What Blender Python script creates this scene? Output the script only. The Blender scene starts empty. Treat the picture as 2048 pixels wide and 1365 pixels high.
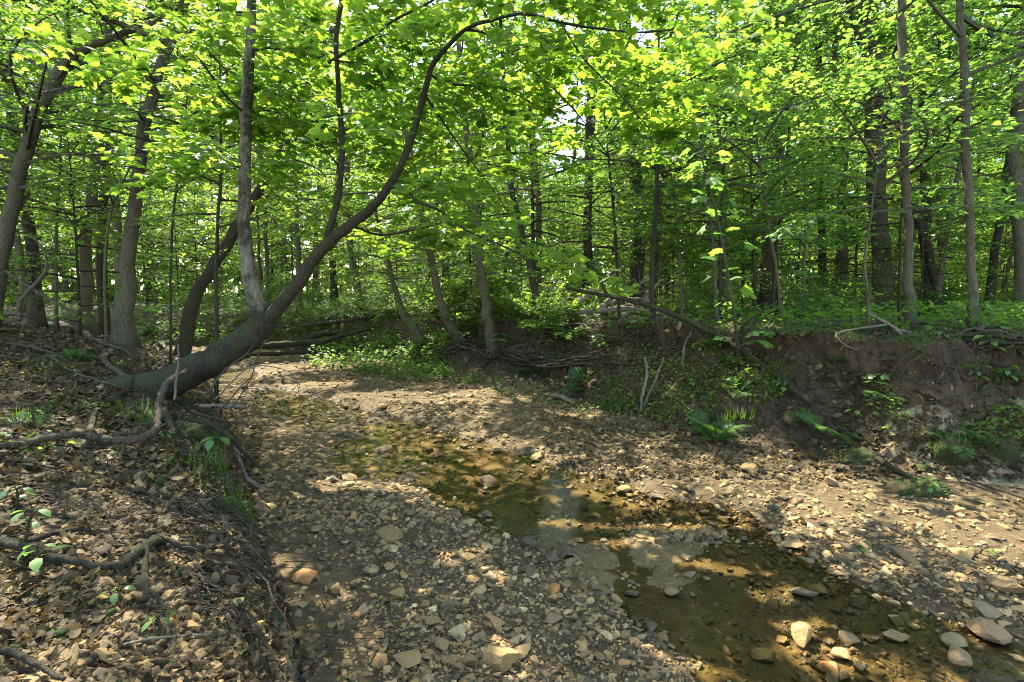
import bpy, math, random
import numpy as np
from mathutils import Vector, Matrix, Euler

# ---------------------------------------------------------------- camera, world, sun, exposure
scene = bpy.context.scene
COL = scene.collection
H_CAM, TILT, FPX = 1.7, math.radians(5.16), 1024.0
cam_d = bpy.data.cameras.new("camera")
cam = bpy.data.objects.new("camera", cam_d)
COL.objects.link(cam)
cam.location = (0, 0, H_CAM)
cam.rotation_euler = (math.radians(90) - TILT, 0, 0)
cam_d.sensor_width = 36.0
cam_d.lens = 18.0
cam_d.clip_start, cam_d.clip_end = 0.05, 600
scene.camera = cam

SUN_EL, SUN_AZ = math.radians(54), math.radians(-34)      # azimuth from +Y, negative = towards -X
world = bpy.data.worlds.new("World")
scene.world = world
world.use_nodes = True
wn = world.node_tree
bg = wn.nodes["Background"]
sky = wn.nodes.new("ShaderNodeTexSky")
sky.sky_type = 'NISHITA'
sky.sun_disc = False
sky.sun_elevation = SUN_EL
sky.sun_rotation = SUN_AZ
sky.altitude = 200
sky.air_density = 1.0
sky.dust_density = 1.0
sky.ozone_density = 1.2
wn.links.new(sky.outputs[0], bg.inputs[0])
bg.inputs[1].default_value = 0.15
SUN = Vector((math.sin(SUN_AZ) * math.cos(SUN_EL), math.cos(SUN_AZ) * math.cos(SUN_EL), math.sin(SUN_EL)))
sl = bpy.data.lights.new("sun", 'SUN')
sl.energy = 4.0
sl.angle = math.radians(0.53)
sl.color = (1.0, 0.95, 0.86)
so = bpy.data.objects.new("sun", sl)
COL.objects.link(so)
so.rotation_euler = SUN.to_track_quat('Z', 'Y').to_euler()
so.location = SUN * 60
scene.view_settings.view_transform = 'Standard'
scene.view_settings.look = 'None'
scene.view_settings.gamma = 1
scene.view_settings.use_curve_mapping = False
scene.view_settings.exposure = 3.0
scene.view_settings.use_white_balance = True
scene.view_settings.white_balance_temperature = 6800
scene.render.engine = 'CYCLES'
cy = scene.cycles
cy.max_bounces = 7
cy.diffuse_bounces = 4
cy.glossy_bounces = 2
cy.transmission_bounces = 5
cy.transparent_max_bounces = 6
cy.caustics_reflective = cy.caustics_refractive = False
cy.sample_clamp_indirect = 6
cy.use_denoising = True
cy.denoiser = 'OPENIMAGEDENOISE'
cy.use_adaptive_sampling = True
cy.adaptive_threshold = 0.006
cy.denoising_prefilter = 'ACCURATE'
cy.filter_width = 1.0

RNG = np.random.default_rng(7)
random.seed(7)
PI = math.pi

# ---------------------------------------------------------------- pixel <-> place (photo is 2048 x 1365)
CT, ST = math.cos(TILT), math.sin(TILT)


def ray(px, py):
    dx = (px - 1024.0) / FPX
    up = (682.5 - py) / FPX
    return np.array([dx, CT + up * ST, -ST + up * CT])


def at(px, py, Y):
    d = ray(px, py)
    s = Y / d[1]
    return np.array([d[0] * s, Y, H_CAM + d[2] * s])


def onz(px, py, z=0.0):
    d = ray(px, py)
    s = (z - H_CAM) / d[2]
    return np.array([d[0] * s, d[1] * s, z])


# ---------------------------------------------------------------- noise and distances
def _hash(ix, iy, seed):
    n = (ix.astype(np.int64) * 374761393 + iy.astype(np.int64) * 668265263 + seed * 1442695041) & 0x7fffffff
    n = ((n ^ (n >> 13)) * 1274126177) & 0x7fffffff
    n = n ^ (n >> 16)
    return (n & 0xffff) / 65535.0


def vnoise(x, y, seed=0):
    x = np.asarray(x, float); y = np.asarray(y, float)
    ix = np.floor(x); iy = np.floor(y)
    fx = x - ix; fy = y - iy
    fx = fx * fx * (3 - 2 * fx); fy = fy * fy * (3 - 2 * fy)
    a = _hash(ix, iy, seed); b = _hash(ix + 1, iy, seed)
    c = _hash(ix, iy + 1, seed); d = _hash(ix + 1, iy + 1, seed)
    return (a + (b - a) * fx) * (1 - fy) + (c + (d - c) * fx) * fy - 0.5


def fbm(x, y, seed=0, oct=4):
    s = 0; a = 1.0; f = 1.0
    for o in range(oct):
        s = s + a * vnoise(x * f + 13.7 * o, y * f - 7.1 * o, seed + o)
        a *= 0.5; f *= 2.03
    return s


def sstep(a, b, x):
    t = np.clip((x - a) / (b - a), 0, 1)
    return t * t * (3 - 2 * t)


def poly_dist(x, y, P):
    """distance to an open polyline, plus the parameter (0..1) of the nearest point"""
    best = np.full(x.shape, 1e9); par = np.zeros(x.shape)
    seg = np.linalg.norm(np.diff(P, axis=0), axis=1)
    cum = np.concatenate([[0], np.cumsum(seg)])
    for i in range(len(P) - 1):
        a, b = P[i], P[i + 1]
        ab = b - a
        t = np.clip(((x - a[0]) * ab[0] + (y - a[1]) * ab[1]) / (ab @ ab), 0, 1)
        d = np.hypot(x - a[0] - t * ab[0], y - a[1] - t * ab[1])
        m = d < best
        best = np.where(m, d, best)
        par = np.where(m, (cum[i] + t * seg[i]), par)
    return best, par


def inside(x, y, P):
    c = np.zeros(x.shape, bool)
    n = len(P)
    for i in range(n):
        x1, y1 = P[i]; x2, y2 = P[(i + 1) % n]
        if y1 == y2:
            continue
        m = ((y1 > y) != (y2 > y)) & (x < (x2 - x1) * (y - y1) / (y2 - y1) + x1)
        c ^= m
    return c


def g2(lst, z=0.0):
    return np.array([onz(px, py, z)[:2] for px, py in lst])


# foot lines of the two banks, far end first
LEFT_FOOT = np.vstack([[[-40, 17], [-14, 13.4], [-8.2, 11.6]],
                       g2([(428, 782), (440, 832), (470, 900), (505, 1000), (522, 1120), (560, 1230), (604, 1365)]),
                       [[-0.7, 1.6], [-0.3, 0.9], [0.5, 0.2], [2, -0.8], [5, -2], [12, -4]]])
RIGHT_FOOT = np.vstack([[[-40, 22], [-14, 17.0], [-9, 15.5], [-6.5, 14.4]],
                        g2([(690, 722), (850, 745), (950, 757), (1060, 775), (1200, 835), (1330, 872), (1480, 905), (1700, 955), (2048, 1010)]),
                        [[6.2, 3.0], [9, 1.6], [14, -0.5], [22, -3]]])
BED = np.vstack([LEFT_FOOT, RIGHT_FOOT[::-1]])
STREAM = g2([(535, 785), (600, 838), (690, 866), (670, 905), (655, 945), (760, 948), (880, 992), (960, 1040), (1060, 1085),
             (1105, 1130), (1150, 1190), (1235, 1222), (1300, 1290), (1360, 1365), (1420, 1450), (2048, 1600), (2300, 1420),
             (2048, 1318), (1900, 1255), (1800, 1215), (1660, 1170), (1560, 1100), (1470, 1040), (1400, 1012), (1290, 1000),
             (1190, 962), (1080, 932), (960, 893), (870, 868), (800, 846), (700, 826), (610, 798), (570, 786)])
POOL = g2([(425, 735), (500, 733), (525, 748), (520, 762), (440, 775), (400, 775), (300, 770), (300, 735)])

ZL = np.array([(0, 0), (.08, .22), (.22, .46), (.7, .66), (1.4, .84), (2.2, 1.0), (3.5, 1.2), (6, 1.34), (14, 1.38), (200, 1.6)])
ZR = np.array([(0, 0), (.3, .10), (.55, .36), (.8, .62), (1.0, .84), (1.12, .98), (1.16, 1.2), (1.4, 1.27), (4, 1.32), (14, 1.36), (200, 1.7)])


def zones(x, y):
    x = np.asarray(x, float); y = np.asarray(y, float)
    wob = 0.16 * fbm(x * 1.3, y * 1.3, 3, 3)
    inb = inside(x, y, BED)
    dl, pl = poly_dist(x, y, LEFT_FOOT)
    dr, pr = poly_dist(x, y, RIGHT_FOOT)
    left = (~inb) & (dl < dr)
    right = (~inb) & (dr <= dl)
    ins = inside(x, y, STREAM)
    ds, _ = poly_dist(x, y, np.vstack([STREAM, STREAM[:1]]))
    sd = np.where(ins, ds, -ds)                     # + inside the stream
    inp = inside(x, y, POOL)
    dp, _ = poly_dist(x, y, np.vstack([POOL, POOL[:1]]))
    sp = np.where(inp, dp, -dp)
    return dict(inb=inb, dl=np.where(left, np.maximum(dl + wob * sstep(.1, .6, dl), 0), 0), dr=np.where(right, np.maximum(dr + (1.3 * wob + .16 * fbm(x * 2.6, y * 2.6, 71, 3)) * sstep(.1, .6, dr), 0), 0),
                left=left, right=right, bdl=dl, bdr=dr, pr=pr, sd=sd + .55 * wob + .11 * fbm(x * 3.3, y * 3.3, 5, 3), sp=sp)


def height(x, y, zz=None):
    x = np.asarray(x, float); y = np.asarray(y, float)
    q = zz if zz is not None else zones(x, y)
    n1 = fbm(x * .9, y * .9, 11, 3)
    n2 = fbm(x * 4.2, y * 4.2, 21, 3)
    edge = np.minimum(q['bdl'], q['bdr'])
    bed = 0.045 + 0.045 * sstep(.2, 1.5, -q['sd']) + 0.05 * n1 * sstep(0, 1, -q['sd'] + .5) + .022 * n2
    ch = sstep(-.20, .16, q['sd'] + .10 + .16 * sstep(5.2, 7, y))
    bed = bed * (1 - ch) + ch * (-0.019 + .072 * n1 + .038 * n2)
    cp = sstep(-.3, .3, q['sp'])
    bed = bed * (1 - cp) + cp * (-0.04)
    bed = np.where(q['inb'], bed + .05 * sstep(.5, 0, edge), bed)
    zl = np.interp(q['dl'], ZL[:, 0], ZL[:, 1])
    zl = zl * (1 + .13 * n1) + .05 * n2 * sstep(.0, .4, q['dl']) + .03 * fbm(x * 11, y * 11, 31, 2) * sstep(0, .3, q['dl'])
    fade = np.interp(y, [4, 7, 10, 14, 20], [1.0, .98, .88, .82, .85])
    zr = np.interp(q['dr'], ZR[:, 0], ZR[:, 1]) * fade
    amp = sstep(0, .3, q['dr']) * (1 - .75 * sstep(1.1, 1.3, q['dr']))
    zr = zr + (.20 * n1 + .13 * n2 + .075 * fbm(x * 9, y * 9, 41, 3)) * amp
    z = np.where(q['left'], .07 + zl, np.where(q['right'], .07 + zr, bed))
    return z


def gz(x, y):
    return float(height(np.array([x]), np.array([y]))[0])


class HeightTable:
    def __init__(s, x0, x1, y0, y1, st):
        s.x0, s.y0, s.st = x0, y0, st
        s.nx, s.ny = int((x1 - x0) / st) + 1, int((y1 - y0) / st) + 1
        X, Y = np.meshgrid(x0 + np.arange(s.nx) * st, y0 + np.arange(s.ny) * st)
        s.Z = height(X.ravel(), Y.ravel()).reshape(s.ny, s.nx)

    def __call__(s, x, y):
        u = np.clip((x - s.x0) / s.st, 0, s.nx - 1.001); v = np.clip((y - s.y0) / s.st, 0, s.ny - 1.001)
        i = u.astype(int); j = v.astype(int); u = u - i; v = v - j
        return (s.Z[j, i] * (1 - u) + s.Z[j, i + 1] * u) * (1 - v) + (s.Z[j + 1, i] * (1 - u) + s.Z[j + 1, i + 1] * u) * v


NEAR_T = HeightTable(-15, 15, 0, 17, .06)
FAR_T = HeightTable(-64, 64, 0, 64, .6)


def quick_height(x, y):
    return np.where((np.abs(x) < 14.9) & (y > 0) & (y < 16.9), NEAR_T(x, y), FAR_T(x, y))


def on(px, py, lift=0.0, tmax=60):
    """the ground point seen at this pixel"""
    d = ray(px, py)
    s = np.geomspace(.6, tmax, 900)
    P = d[None, :] * s[:, None]
    z = H_CAM + P[:, 2]
    g = quick_height(P[:, 0], P[:, 1])
    k = np.argmax(z <= g)
    if k == 0:
        k = len(s) - 1
    return np.array([P[k, 0], P[k, 1], g[k] + lift])


def on_many(px, py, tmax=40, n=260):
    """ground points seen at many pixels; also the distance and a found flag"""
    dx = (px - 1024.0) / FPX; up = (682.5 - py) / FPX
    D = np.stack([dx, CT + up * ST, -ST + up * CT], 1)
    lo = np.full(len(px), -1.0); found = np.zeros(len(px), bool)
    hit = np.zeros(len(px))
    prev = .5
    for s in np.geomspace(.6, tmax, n):
        idx = np.where(~found)[0]
        if not len(idx):
            break
        P = D[idx] * s
        below = H_CAM + P[:, 2] <= quick_height(P[:, 0], P[:, 1])
        h = idx[below]
        hit[h] = .5 * (s + prev); found[h] = True
        prev = s
    P = D * hit[:, None]
    P[:, 2] = height(P[:, 0], P[:, 1])
    return P, hit, found


# ---------------------------------------------------------------- objects
def tag(o, label=None, cat=None, group=None, kind=None):
    if label: o['label'] = label
    if cat: o['category'] = cat
    if group: o['group'] = group
    if kind: o['kind'] = kind
    return o


def thing(name, label, cat, loc=(0, 0, 0), group=None):
    o = bpy.data.objects.new(name, None)
    COL.objects.link(o)
    o.empty_display_size = .2
    o.location = loc
    return tag(o, label, cat, group)


def np_mesh(name, V, F, mats, tint=None, smooth=False, mat_index=None, cols=None):
    """V (n,3); F (m,k) with k = 3 or 4, or a list of such arrays"""
    Fs = F if isinstance(F, list) else [F]
    Fs = [np.asarray(f, dtype=np.int32) for f in Fs if len(f)]
    me = bpy.data.meshes.new(name)
    V = np.asarray(V, dtype=np.float32)
    me.vertices.add(len(V))
    me.vertices.foreach_set("co", V.ravel())
    nl = sum(f.size for f in Fs); npoly = sum(len(f) for f in Fs)
    me.loops.add(nl); me.polygons.add(npoly)
    me.loops.foreach_set("vertex_index", np.concatenate([f.ravel() for f in Fs]))
    tot = np.concatenate([np.full(len(f), f.shape[1], np.int32) for f in Fs])
    st = np.concatenate([[0], np.cumsum(tot)[:-1]]).astype(np.int32)
    me.polygons.foreach_set("loop_start", st)
    me.polygons.foreach_set("use_smooth", np.full(npoly, bool(smooth)))
    for m in (mats if isinstance(mats, (list, tuple)) else [mats]):
        me.materials.append(m)
    if mat_index is not None:
        me.polygons.foreach_set("material_index", np.asarray(mat_index, np.int32))
    if tint is not None:
        a = me.attributes.new("tint", 'FLOAT', 'POINT')
        a.data.foreach_set("value", np.asarray(tint, np.float32))
    for k, v in (cols or {}).items():
        a = me.attributes.new(k, 'FLOAT_COLOR', 'POINT')
        a.data.foreach_set("color", np.asarray(v, np.float32).ravel())
    me.update(calc_edges=True)
    return me


def link(name, me, parent=None, loc=(0, 0, 0), rot=None, scale=None):
    o = bpy.data.objects.new(name, me)
    COL.objects.link(o)
    if parent is not None:
        o.parent = parent
    o.location = loc
    if rot is not None: o.rotation_euler = rot
    if scale is not None: o.scale = scale if hasattr(scale, '__len__') else (scale,) * 3
    return o


def copy_tree(o, parent=None):
    c = o.copy()
    COL.objects.link(c)
    c.parent = parent
    for ch in list(o.children):
        copy_tree(ch, c)
    return c


def cr(P, n):
    """Catmull-Rom through the rows of P (any number of columns), n samples"""
    P = np.asarray(P, float)
    Q = np.vstack([2 * P[0] - P[1], P, 2 * P[-1] - P[-2]])
    t = np.linspace(0, len(P) - 1 - 1e-6, n)
    i = np.floor(t).astype(int); u = (t - i)[:, None]
    a, b, c, d = Q[i], Q[i + 1], Q[i + 2], Q[i + 3]
    return .5 * ((2 * b) + (c - a) * u + (2 * a - 5 * b + 4 * c - d) * u ** 2 + (-a + 3 * b - 3 * c + d) * u ** 3)


class MB:
    """collects tubes and leaf cards into one mesh: slot 0 and slot 1 are the two materials"""
    def __init__(s):
        s.V = []; s.Q = []; s.T = []; s.n = 0; s.qi = []; s.ti = []; s.tint = []

    def tube(s, P, R, seg=6, slot=0, rough=0.0, cap=True, seed=0, tint=.5, flute=0.0):
        P = np.asarray(P, float); R = np.asarray(R, float)
        n = len(P)
        T = np.gradient(P, axis=0)
        T /= np.linalg.norm(T, axis=1)[:, None] + 1e-9
        ref = np.array([0, 0, 1.0]) if abs(T[0, 2]) < .8 else np.array([0, 1.0, 0])
        N = np.zeros_like(P)
        v = np.cross(T[0], ref); v /= np.linalg.norm(v)
        for i in range(n):
            v = v - T[i] * (v @ T[i]); v /= np.linalg.norm(v) + 1e-9
            N[i] = v
        B = np.cross(T, N)
        a = np.arange(seg) * 2 * PI / seg
        r = R[:, None] * np.ones(seg)[None, :]
        if rough:
            rg = np.random.default_rng(seed + 5)
            k = rg.normal(0, rough, (n, seg))
            if n > 4:
                k[1:-1] = (k[:-2] + 2 * k[1:-1] + k[2:]) / 4 * 1.4
            r = r * (1 + k)
        if flute:
            f = np.linalg.norm(P - P[0], axis=1)[:, None] / (R[0] * 3 + .05)
            r = r * (1 + flute * np.exp(-f) * (.5 + .5 * np.cos(a * 4 + seed))[None, :])
        X = P[:, None, :] + r[:, :, None] * (np.cos(a)[None, :, None] * N[:, None, :] + np.sin(a)[None, :, None] * B[:, None, :])
        base = s.n
        s.V.append(X.reshape(-1, 3)); s.tint.append(np.repeat(np.broadcast_to(np.asarray(tint, float), (n,)), seg))
        idx = base + np.arange(n * seg).reshape(n, seg)
        q = np.stack([idx[:-1], np.roll(idx[:-1], -1, 1), np.roll(idx[1:], -1, 1), idx[1:]], -1).reshape(-1, 4)
        s.Q.append(q); s.qi.append(np.full(len(q), slot))
        s.n += n * seg
        if cap:
            s.V.append(P[[0, -1]] + np.stack([-T[0] * R[0] * .3, T[-1] * R[-1] * .5])); s.tint.append(np.full(2, float(np.mean(tint))))
            c0, c1 = s.n, s.n + 1
            s.n += 2
            i0, i1 = idx[0], idx[-1]
            t = np.concatenate([np.stack([np.roll(i0, -1), i0, np.full(seg, c0)], 1), np.stack([i1, np.roll(i1, -1), np.full(seg, c1)], 1)])
            s.T.append(t); s.ti.append(np.full(len(t), slot))

    def raw(s, V, T, slot=0, tint=.5):
        s.V.append(np.asarray(V, float)); s.T.append(np.asarray(T, int) + s.n)
        s.ti.append(np.full(len(T), slot))
        s.tint.append(np.broadcast_to(np.asarray(tint, float), (len(V),)))
        s.n += len(V)

    def leaves(s, P, F, N, S, shape, slot=1, tint=None):
        """one leaf of outline `shape` at each P, pointing along F, facing N, of length S"""
        tv, tf = shape
        P = np.asarray(P); n = len(P)
        if n == 0: return
        F = F / (np.linalg.norm(F, axis=1)[:, None] + 1e-9)
        N = N - F * (N * F).sum(1)[:, None]
        N /= np.linalg.norm(N, axis=1)[:, None] + 1e-9
        X = np.cross(F, N)
        V = P[:, None, :] + S[:, None, None] * (tv[None, :, 0:1] * X[:, None, :] + tv[None, :, 1:2] * F[:, None, :] + tv[None, :, 2:3] * N[:, None, :])
        k = len(tv)
        T = (tf[None, :, :] + (np.arange(n) * k)[:, None, None]).reshape(-1, 3) + s.n
        s.V.append(V.reshape(-1, 3)); s.T.append(T); s.ti.append(np.full(len(T), slot))
        t = np.random.default_rng(n).random(n) if tint is None else tint
        s.tint.append(np.repeat(t, k))
        s.n += n * k

    def mesh(s, name, mats, origin=(0, 0, 0), smooth=True):
        V = np.concatenate(s.V) - np.asarray(origin)[None, :]
        Fs = []; mi = []
        if s.Q: Fs.append(np.concatenate(s.Q)); mi.append(np.concatenate(s.qi))
        if s.T: Fs.append(np.concatenate(s.T)); mi.append(np.concatenate(s.ti))
        return np_mesh(name, V, Fs, mats, tint=np.concatenate(s.tint), smooth=smooth, mat_index=np.concatenate(mi))


# leaf outlines: x across, y along, z up
def _leaf(o, z):
    v = np.array([(x, y, z(x, y)) for x, y in o], float)
    return v


OVAL = (np.array([(0, 0, 0), (-.26, .28, .05), (-.27, .62, .03), (0, 1, -.10), (.27, .62, .03), (.26, .28, .05)]),
        np.array([(0, 5, 1), (1, 5, 4), (1, 4, 2), (2, 4, 3)]))
DIAM = (np.array([(0, 0, 0), (-.32, .5, .06), (0, 1, -.06), (.32, .5, .06)]), np.array([(0, 3, 1), (1, 3, 2)]))
_mo = [(0, 0), (-.16, .02), (-.46, -.04), (-.40, .16), (-.62, .44), (-.38, .46), (-.34, .62), (-.15, .58), (-.19, .78), (0, 1.0),
       (.19, .78), (.15, .58), (.34, .62), (.38, .46), (.62, .44), (.40, .16), (.46, -.04), (.16, .02)]
_mv = [(0, .36, .03)] + [(x, y, -.22 * abs(x) - .10 * max(y - .4, 0)) for x, y in _mo]
MAPLE = (np.array(_mv), np.array([(0, 1 + (i + 1) % 18, 1 + i) for i in range(18)]))
_m2 = [(0, 0), (-.40, .0), (-.58, .42), (-.30, .55), (0, 1.0), (.30, .55), (.58, .42), (.40, .0)]
MAPLE_S = (np.array([(0, .36, .03)] + [(x, y, -.2 * abs(x)) for x, y in _m2]), np.array([(0, 1 + (i + 1) % 8, 1 + i) for i in range(8)]))
_oo = [(0, 0), (-.06, .2), (-.24, .26), (-.12, .38), (-.34, .52), (-.14, .60), (-.24, .8), (0, 1.0), (.22, .82), (.13, .62), (.33, .50), (.12, .40), (.25, .24), (.06, .18)]
OAK = (np.array([(0, .5, .05)] + [(x, y, -.12 * abs(x) + .12 * (y - .5) ** 2) for x, y in _oo]), np.array([(0, 1 + (i + 1) % 14, 1 + i) for i in range(14)]))
_lo = [(0, 0), (-.13, .12), (-.25, .34), (-.27, .55), (-.17, .8), (0, 1.0), (.17, .82), (.26, .58), (.24, .32), (.12, .1)]


def curled(o, cx, cy, tw=0.0):
    v = [(0, .5, .02)] + [(x, y, cx * x * x + cy * (y - .5) ** 2 + tw * x * (y - .4)) for x, y in o]
    k = len(o)
    return (np.array(v), np.array([(0, 1 + (i + 1) % k, 1 + i) for i in range(k)]))


CURL = [curled(_lo, 1.6, .5, .5), curled(_lo, -1.2, .8, -.7), curled(_oo, .9, .5, .6), curled(_oo, -.7, .7, -.5)]
BLADE = (np.array([(-.03, 0, 0), (.03, 0, 0), (-.022, .5, .16), (.022, .5, .16), (0, 1, .06)]), np.array([(0, 1, 3), (0, 3, 2), (2, 3, 4)]))

# ---------------------------------------------------------------- materials


def new_mat(name):
    m = bpy.data.materials.new(name)
    m.use_nodes = True
    nt = m.node_tree
    for n in list(nt.nodes): nt.nodes.remove(n)
    out = nt.nodes.new("ShaderNodeOutputMaterial")
    return m, nt, out


def N(nt, typ, **kw):
    n = nt.nodes.new(typ)
    for k, v in kw.items():
        if k.startswith('i_'):
            n.inputs[k[2:].replace('_', ' ')].default_value = v
        else:
            setattr(n, k, v)
    return n


def ramp(nt, fac, stops, interp='LINEAR'):
    r = nt.nodes.new("ShaderNodeValToRGB")
    cr_ = r.color_ramp
    cr_.interpolation = interp
    while len(cr_.elements) > 1: cr_.elements.remove(cr_.elements[-1])
    cr_.elements[0].position = stops[0][0]; cr_.elements[0].color = (*stops[0][1], 1)
    for p, c in stops[1:]:
        e = cr_.elements.new(p); e.color = (*c, 1)
    nt.links.new(fac, r.inputs[0])
    return r.outputs[0]


def mixc(nt, fac, a, b, mode='MIX'):
    m = nt.nodes.new("ShaderNodeMix")
    m.data_type = 'RGBA'; m.blend_type = mode
    for sock, v in ((m.inputs[0], fac), (m.inputs[6], a), (m.inputs[7], b)):
        if isinstance(v, bpy.types.NodeSocket): nt.links.new(v, sock)
        elif isinstance(v, (int, float)): sock.default_value = v
        else: sock.default_value = (*v, 1)
    return m.outputs[2]


def mth(nt, op, a, b=0.0, clamp=False):
    m = nt.nodes.new("ShaderNodeMath"); m.operation = op; m.use_clamp = clamp
    for s_, v in ((m.inputs[0], a), (m.inputs[1], b)):
        if isinstance(v, bpy.types.NodeSocket): nt.links.new(v, s_)
        else: s_.default_value = v
    return m.outputs[0]


def noise(nt, scale, detail=4, rough=.6, vec=None, dim='3D'):
    n = nt.nodes.new("ShaderNodeTexNoise")
    n.inputs['Scale'].default_value = scale
    n.inputs['Detail'].default_value = detail
    n.inputs['Roughness'].default_value = rough
    if vec is None:
        g = nt.nodes.new("ShaderNodeNewGeometry")
        vec = g.outputs['Position']
    nt.links.new(vec, n.inputs['Vector'])
    return n.outputs[0]


def bump(nt, h, strength=.5, dist=.02):
    b = nt.nodes.new("ShaderNodeBump")
    b.inputs['Strength'].default_value = strength
    b.inputs['Distance'].default_value = dist
    nt.links.new(h, b.inputs['Height'])
    return b.outputs[0]


def attr(nt, name):
    a = nt.nodes.new("ShaderNodeAttribute"); a.attribute_name = name
    return a


def principled(nt, out, col, rough=.9, normal=None, spec=.3):
    p = nt.nodes.new("ShaderNodeBsdfPrincipled")
    for s_, v in ((p.inputs['Base Color'], col), (p.inputs['Roughness'], rough)):
        if isinstance(v, bpy.types.NodeSocket): nt.links.new(v, s_)
        elif isinstance(v, (int, float)): s_.default_value = v
        else: s_.default_value = (*v, 1)
    p.inputs['Specular IOR Level'].default_value = spec
    if normal is not None: nt.links.new(normal, p.inputs['Normal'])
    nt.links.new(p.outputs[0], out.inputs[0])
    return p


def leaf_mat(name, refl, trans, mixf=.5, rough=.55, spec=.22, objrand=False):
    """refl / trans: three colours each, from deep to yellowish green"""
    m, nt, out = new_mat(name)
    if objrand:
        t = N(nt, "ShaderNodeObjectInfo").outputs['Random']
    else:
        t = attr(nt, "tint").outputs['Fac']
    oi = N(nt, "ShaderNodeObjectInfo")
    t2 = mth(nt, 'ADD', mth(nt, 'MULTIPLY', t, .75), mth(nt, 'MULTIPLY', oi.outputs['Random'], .25))
    vein = noise(nt, 40, 2)
    c1 = ramp(nt, t2, [(0.1, refl[0]), (.5, refl[1]), (.95, refl[2])])
    c1 = mixc(nt, mth(nt, 'MULTIPLY', vein, .35), c1, tuple(x * .6 for x in refl[1]))
    c2 = ramp(nt, t2, [(0.1, trans[0]), (.5, trans[1]), (.95, trans[2])])
    p = nt.nodes.new("ShaderNodeBsdfPrincipled")
    nt.links.new(c1, p.inputs['Base Color'])
    p.inputs['Roughness'].default_value = rough
    p.inputs['Specular IOR Level'].default_value = spec
    tr = nt.nodes.new("ShaderNodeBsdfTranslucent")
    nt.links.new(c2, tr.inputs[0])
    mx = nt.nodes.new("ShaderNodeMixShader"); mx.inputs[0].default_value = mixf
    nt.links.new(p.outputs[0], mx.inputs[1]); nt.links.new(tr.outputs[0], mx.inputs[2])
    nt.links.new(mx.outputs[0], out.inputs[0])
    return m


def bark_mat(name, dark, mid, light, scale=1.0, moss=0.0, patch=0.0, aged=None):
    m, nt, out = new_mat(name)
    tc = N(nt, "ShaderNodeTexCoord")
    mp = N(nt, "ShaderNodeMapping"); mp.inputs['Scale'].default_value = (1, 1, .22)
    nt.links.new(tc.outputs['Object'], mp.inputs[0])
    fis = noise(nt, 55 * scale, 5, .65, mp.outputs[0])
    big = noise(nt, 3.5 * scale, 4, .6, tc.outputs['Object'])
    col = ramp(nt, fis, [(.28, dark), (.5, mid), (.72, light)])
    col = mixc(nt, ramp(nt, big, [(.35, (0, 0, 0)), (.7, (.75, .75, .75))]), col, tuple(.55 * a + .45 * b for a, b in zip(mid, light)))
    if patch:
        pn = noise(nt, 9 * scale, 4, .7, tc.outputs['Object'])
        col = mixc(nt, mth(nt, 'MULTIPLY', ramp(nt, pn, [(.46, (0, 0, 0)), (.58, (1, 1, 1))]), patch), col, dark)
    if aged:                                            # old dark bark low on the stem, grown over the pale
        an = noise(nt, 7, 4, .7, tc.outputs['Object'])
        k = ramp(nt, mth(nt, 'ADD', attr(nt, 'tint').outputs['Fac'], mth(nt, 'MULTIPLY', mth(nt, 'SUBTRACT', an, .5), .9)), [(.42, (1, 1, 1)), (.58, (0, 0, 0))])
        col = mixc(nt, k, col, ramp(nt, fis, [(.3, aged[0]), (.55, aged[1]), (.75, aged[2])]))
    if moss:
        mn = noise(nt, 6, 4, .7, tc.outputs['Object'])
        g = N(nt, "ShaderNodeNewGeometry"); sx = N(nt, "ShaderNodeSeparateXYZ"); nt.links.new(g.outputs['Normal'], sx.inputs[0])
        k = mth(nt, 'MULTIPLY', mth(nt, 'ADD', mth(nt, 'MULTIPLY', sx.outputs[2], .25), ramp(nt, mn, [(.4, (0, 0, 0)), (.65, (1, 1, 1))]), True), moss, True)
        col = mixc(nt, k, col, (.045, .06, .012))
    principled(nt, out, col, .92, bump(nt, mth(nt, 'ADD', fis, mth(nt, 'MULTIPLY', big, .6)), 1.0, .045), .2)
    return m


M = {}
M['maple'] = leaf_mat("maple_leaf_green", [(.05, .105, .016), (.07, .135, .018), (.105, .17, .025)], [(.15, .27, .02), (.23, .375, .026), (.36, .46, .05)], .58)
M['maple_part'] = leaf_mat("maple_leaf_single", [(.05, .105, .016), (.07, .135, .018), (.105, .17, .025)], [(.15, .27, .02), (.23, .375, .026), (.36, .46, .05)], .58, objrand=True)
M['under'] = leaf_mat("understory_leaf", [(.045, .10, .018), (.062, .125, .02), (.095, .155, .025)], [(.155, .29, .028), (.225, .375, .032), (.34, .45, .05)], .56)
M['canopy'] = leaf_mat("canopy_leaf", [(.045, .105, .02), (.06, .13, .022), (.09, .16, .028)], [(.155, .30, .032), (.215, .38, .038), (.32, .44, .055)], .55)
M['cool'] = leaf_mat("cool_leaf", [(.045, .105, .026), (.06, .13, .028), (.09, .16, .035)], [(.14, .29, .036), (.205, .37, .042), (.31, .44, .06)], .52)
M['herb'] = leaf_mat("herb_leaf", [(.05, .11, .015), (.07, .14, .018), (.11, .18, .025)], [(.15, .30, .03), (.22, .40, .03), (.34, .48, .05)], .45)
M['herb_part'] = leaf_mat("broad_leaf", [(.045, .11, .025), (.07, .15, .03), (.10, .18, .035)], [(.15, .32, .04), (.20, .38, .04), (.30, .45, .05)], .42, .38, .45, objrand=True)
M['fern'] = leaf_mat("fern_frond", [(.025, .06, .016), (.036, .08, .018), (.055, .10, .02)], [(.08, .18, .025), (.1, .21, .025), (.14, .25, .03)], .35)
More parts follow.
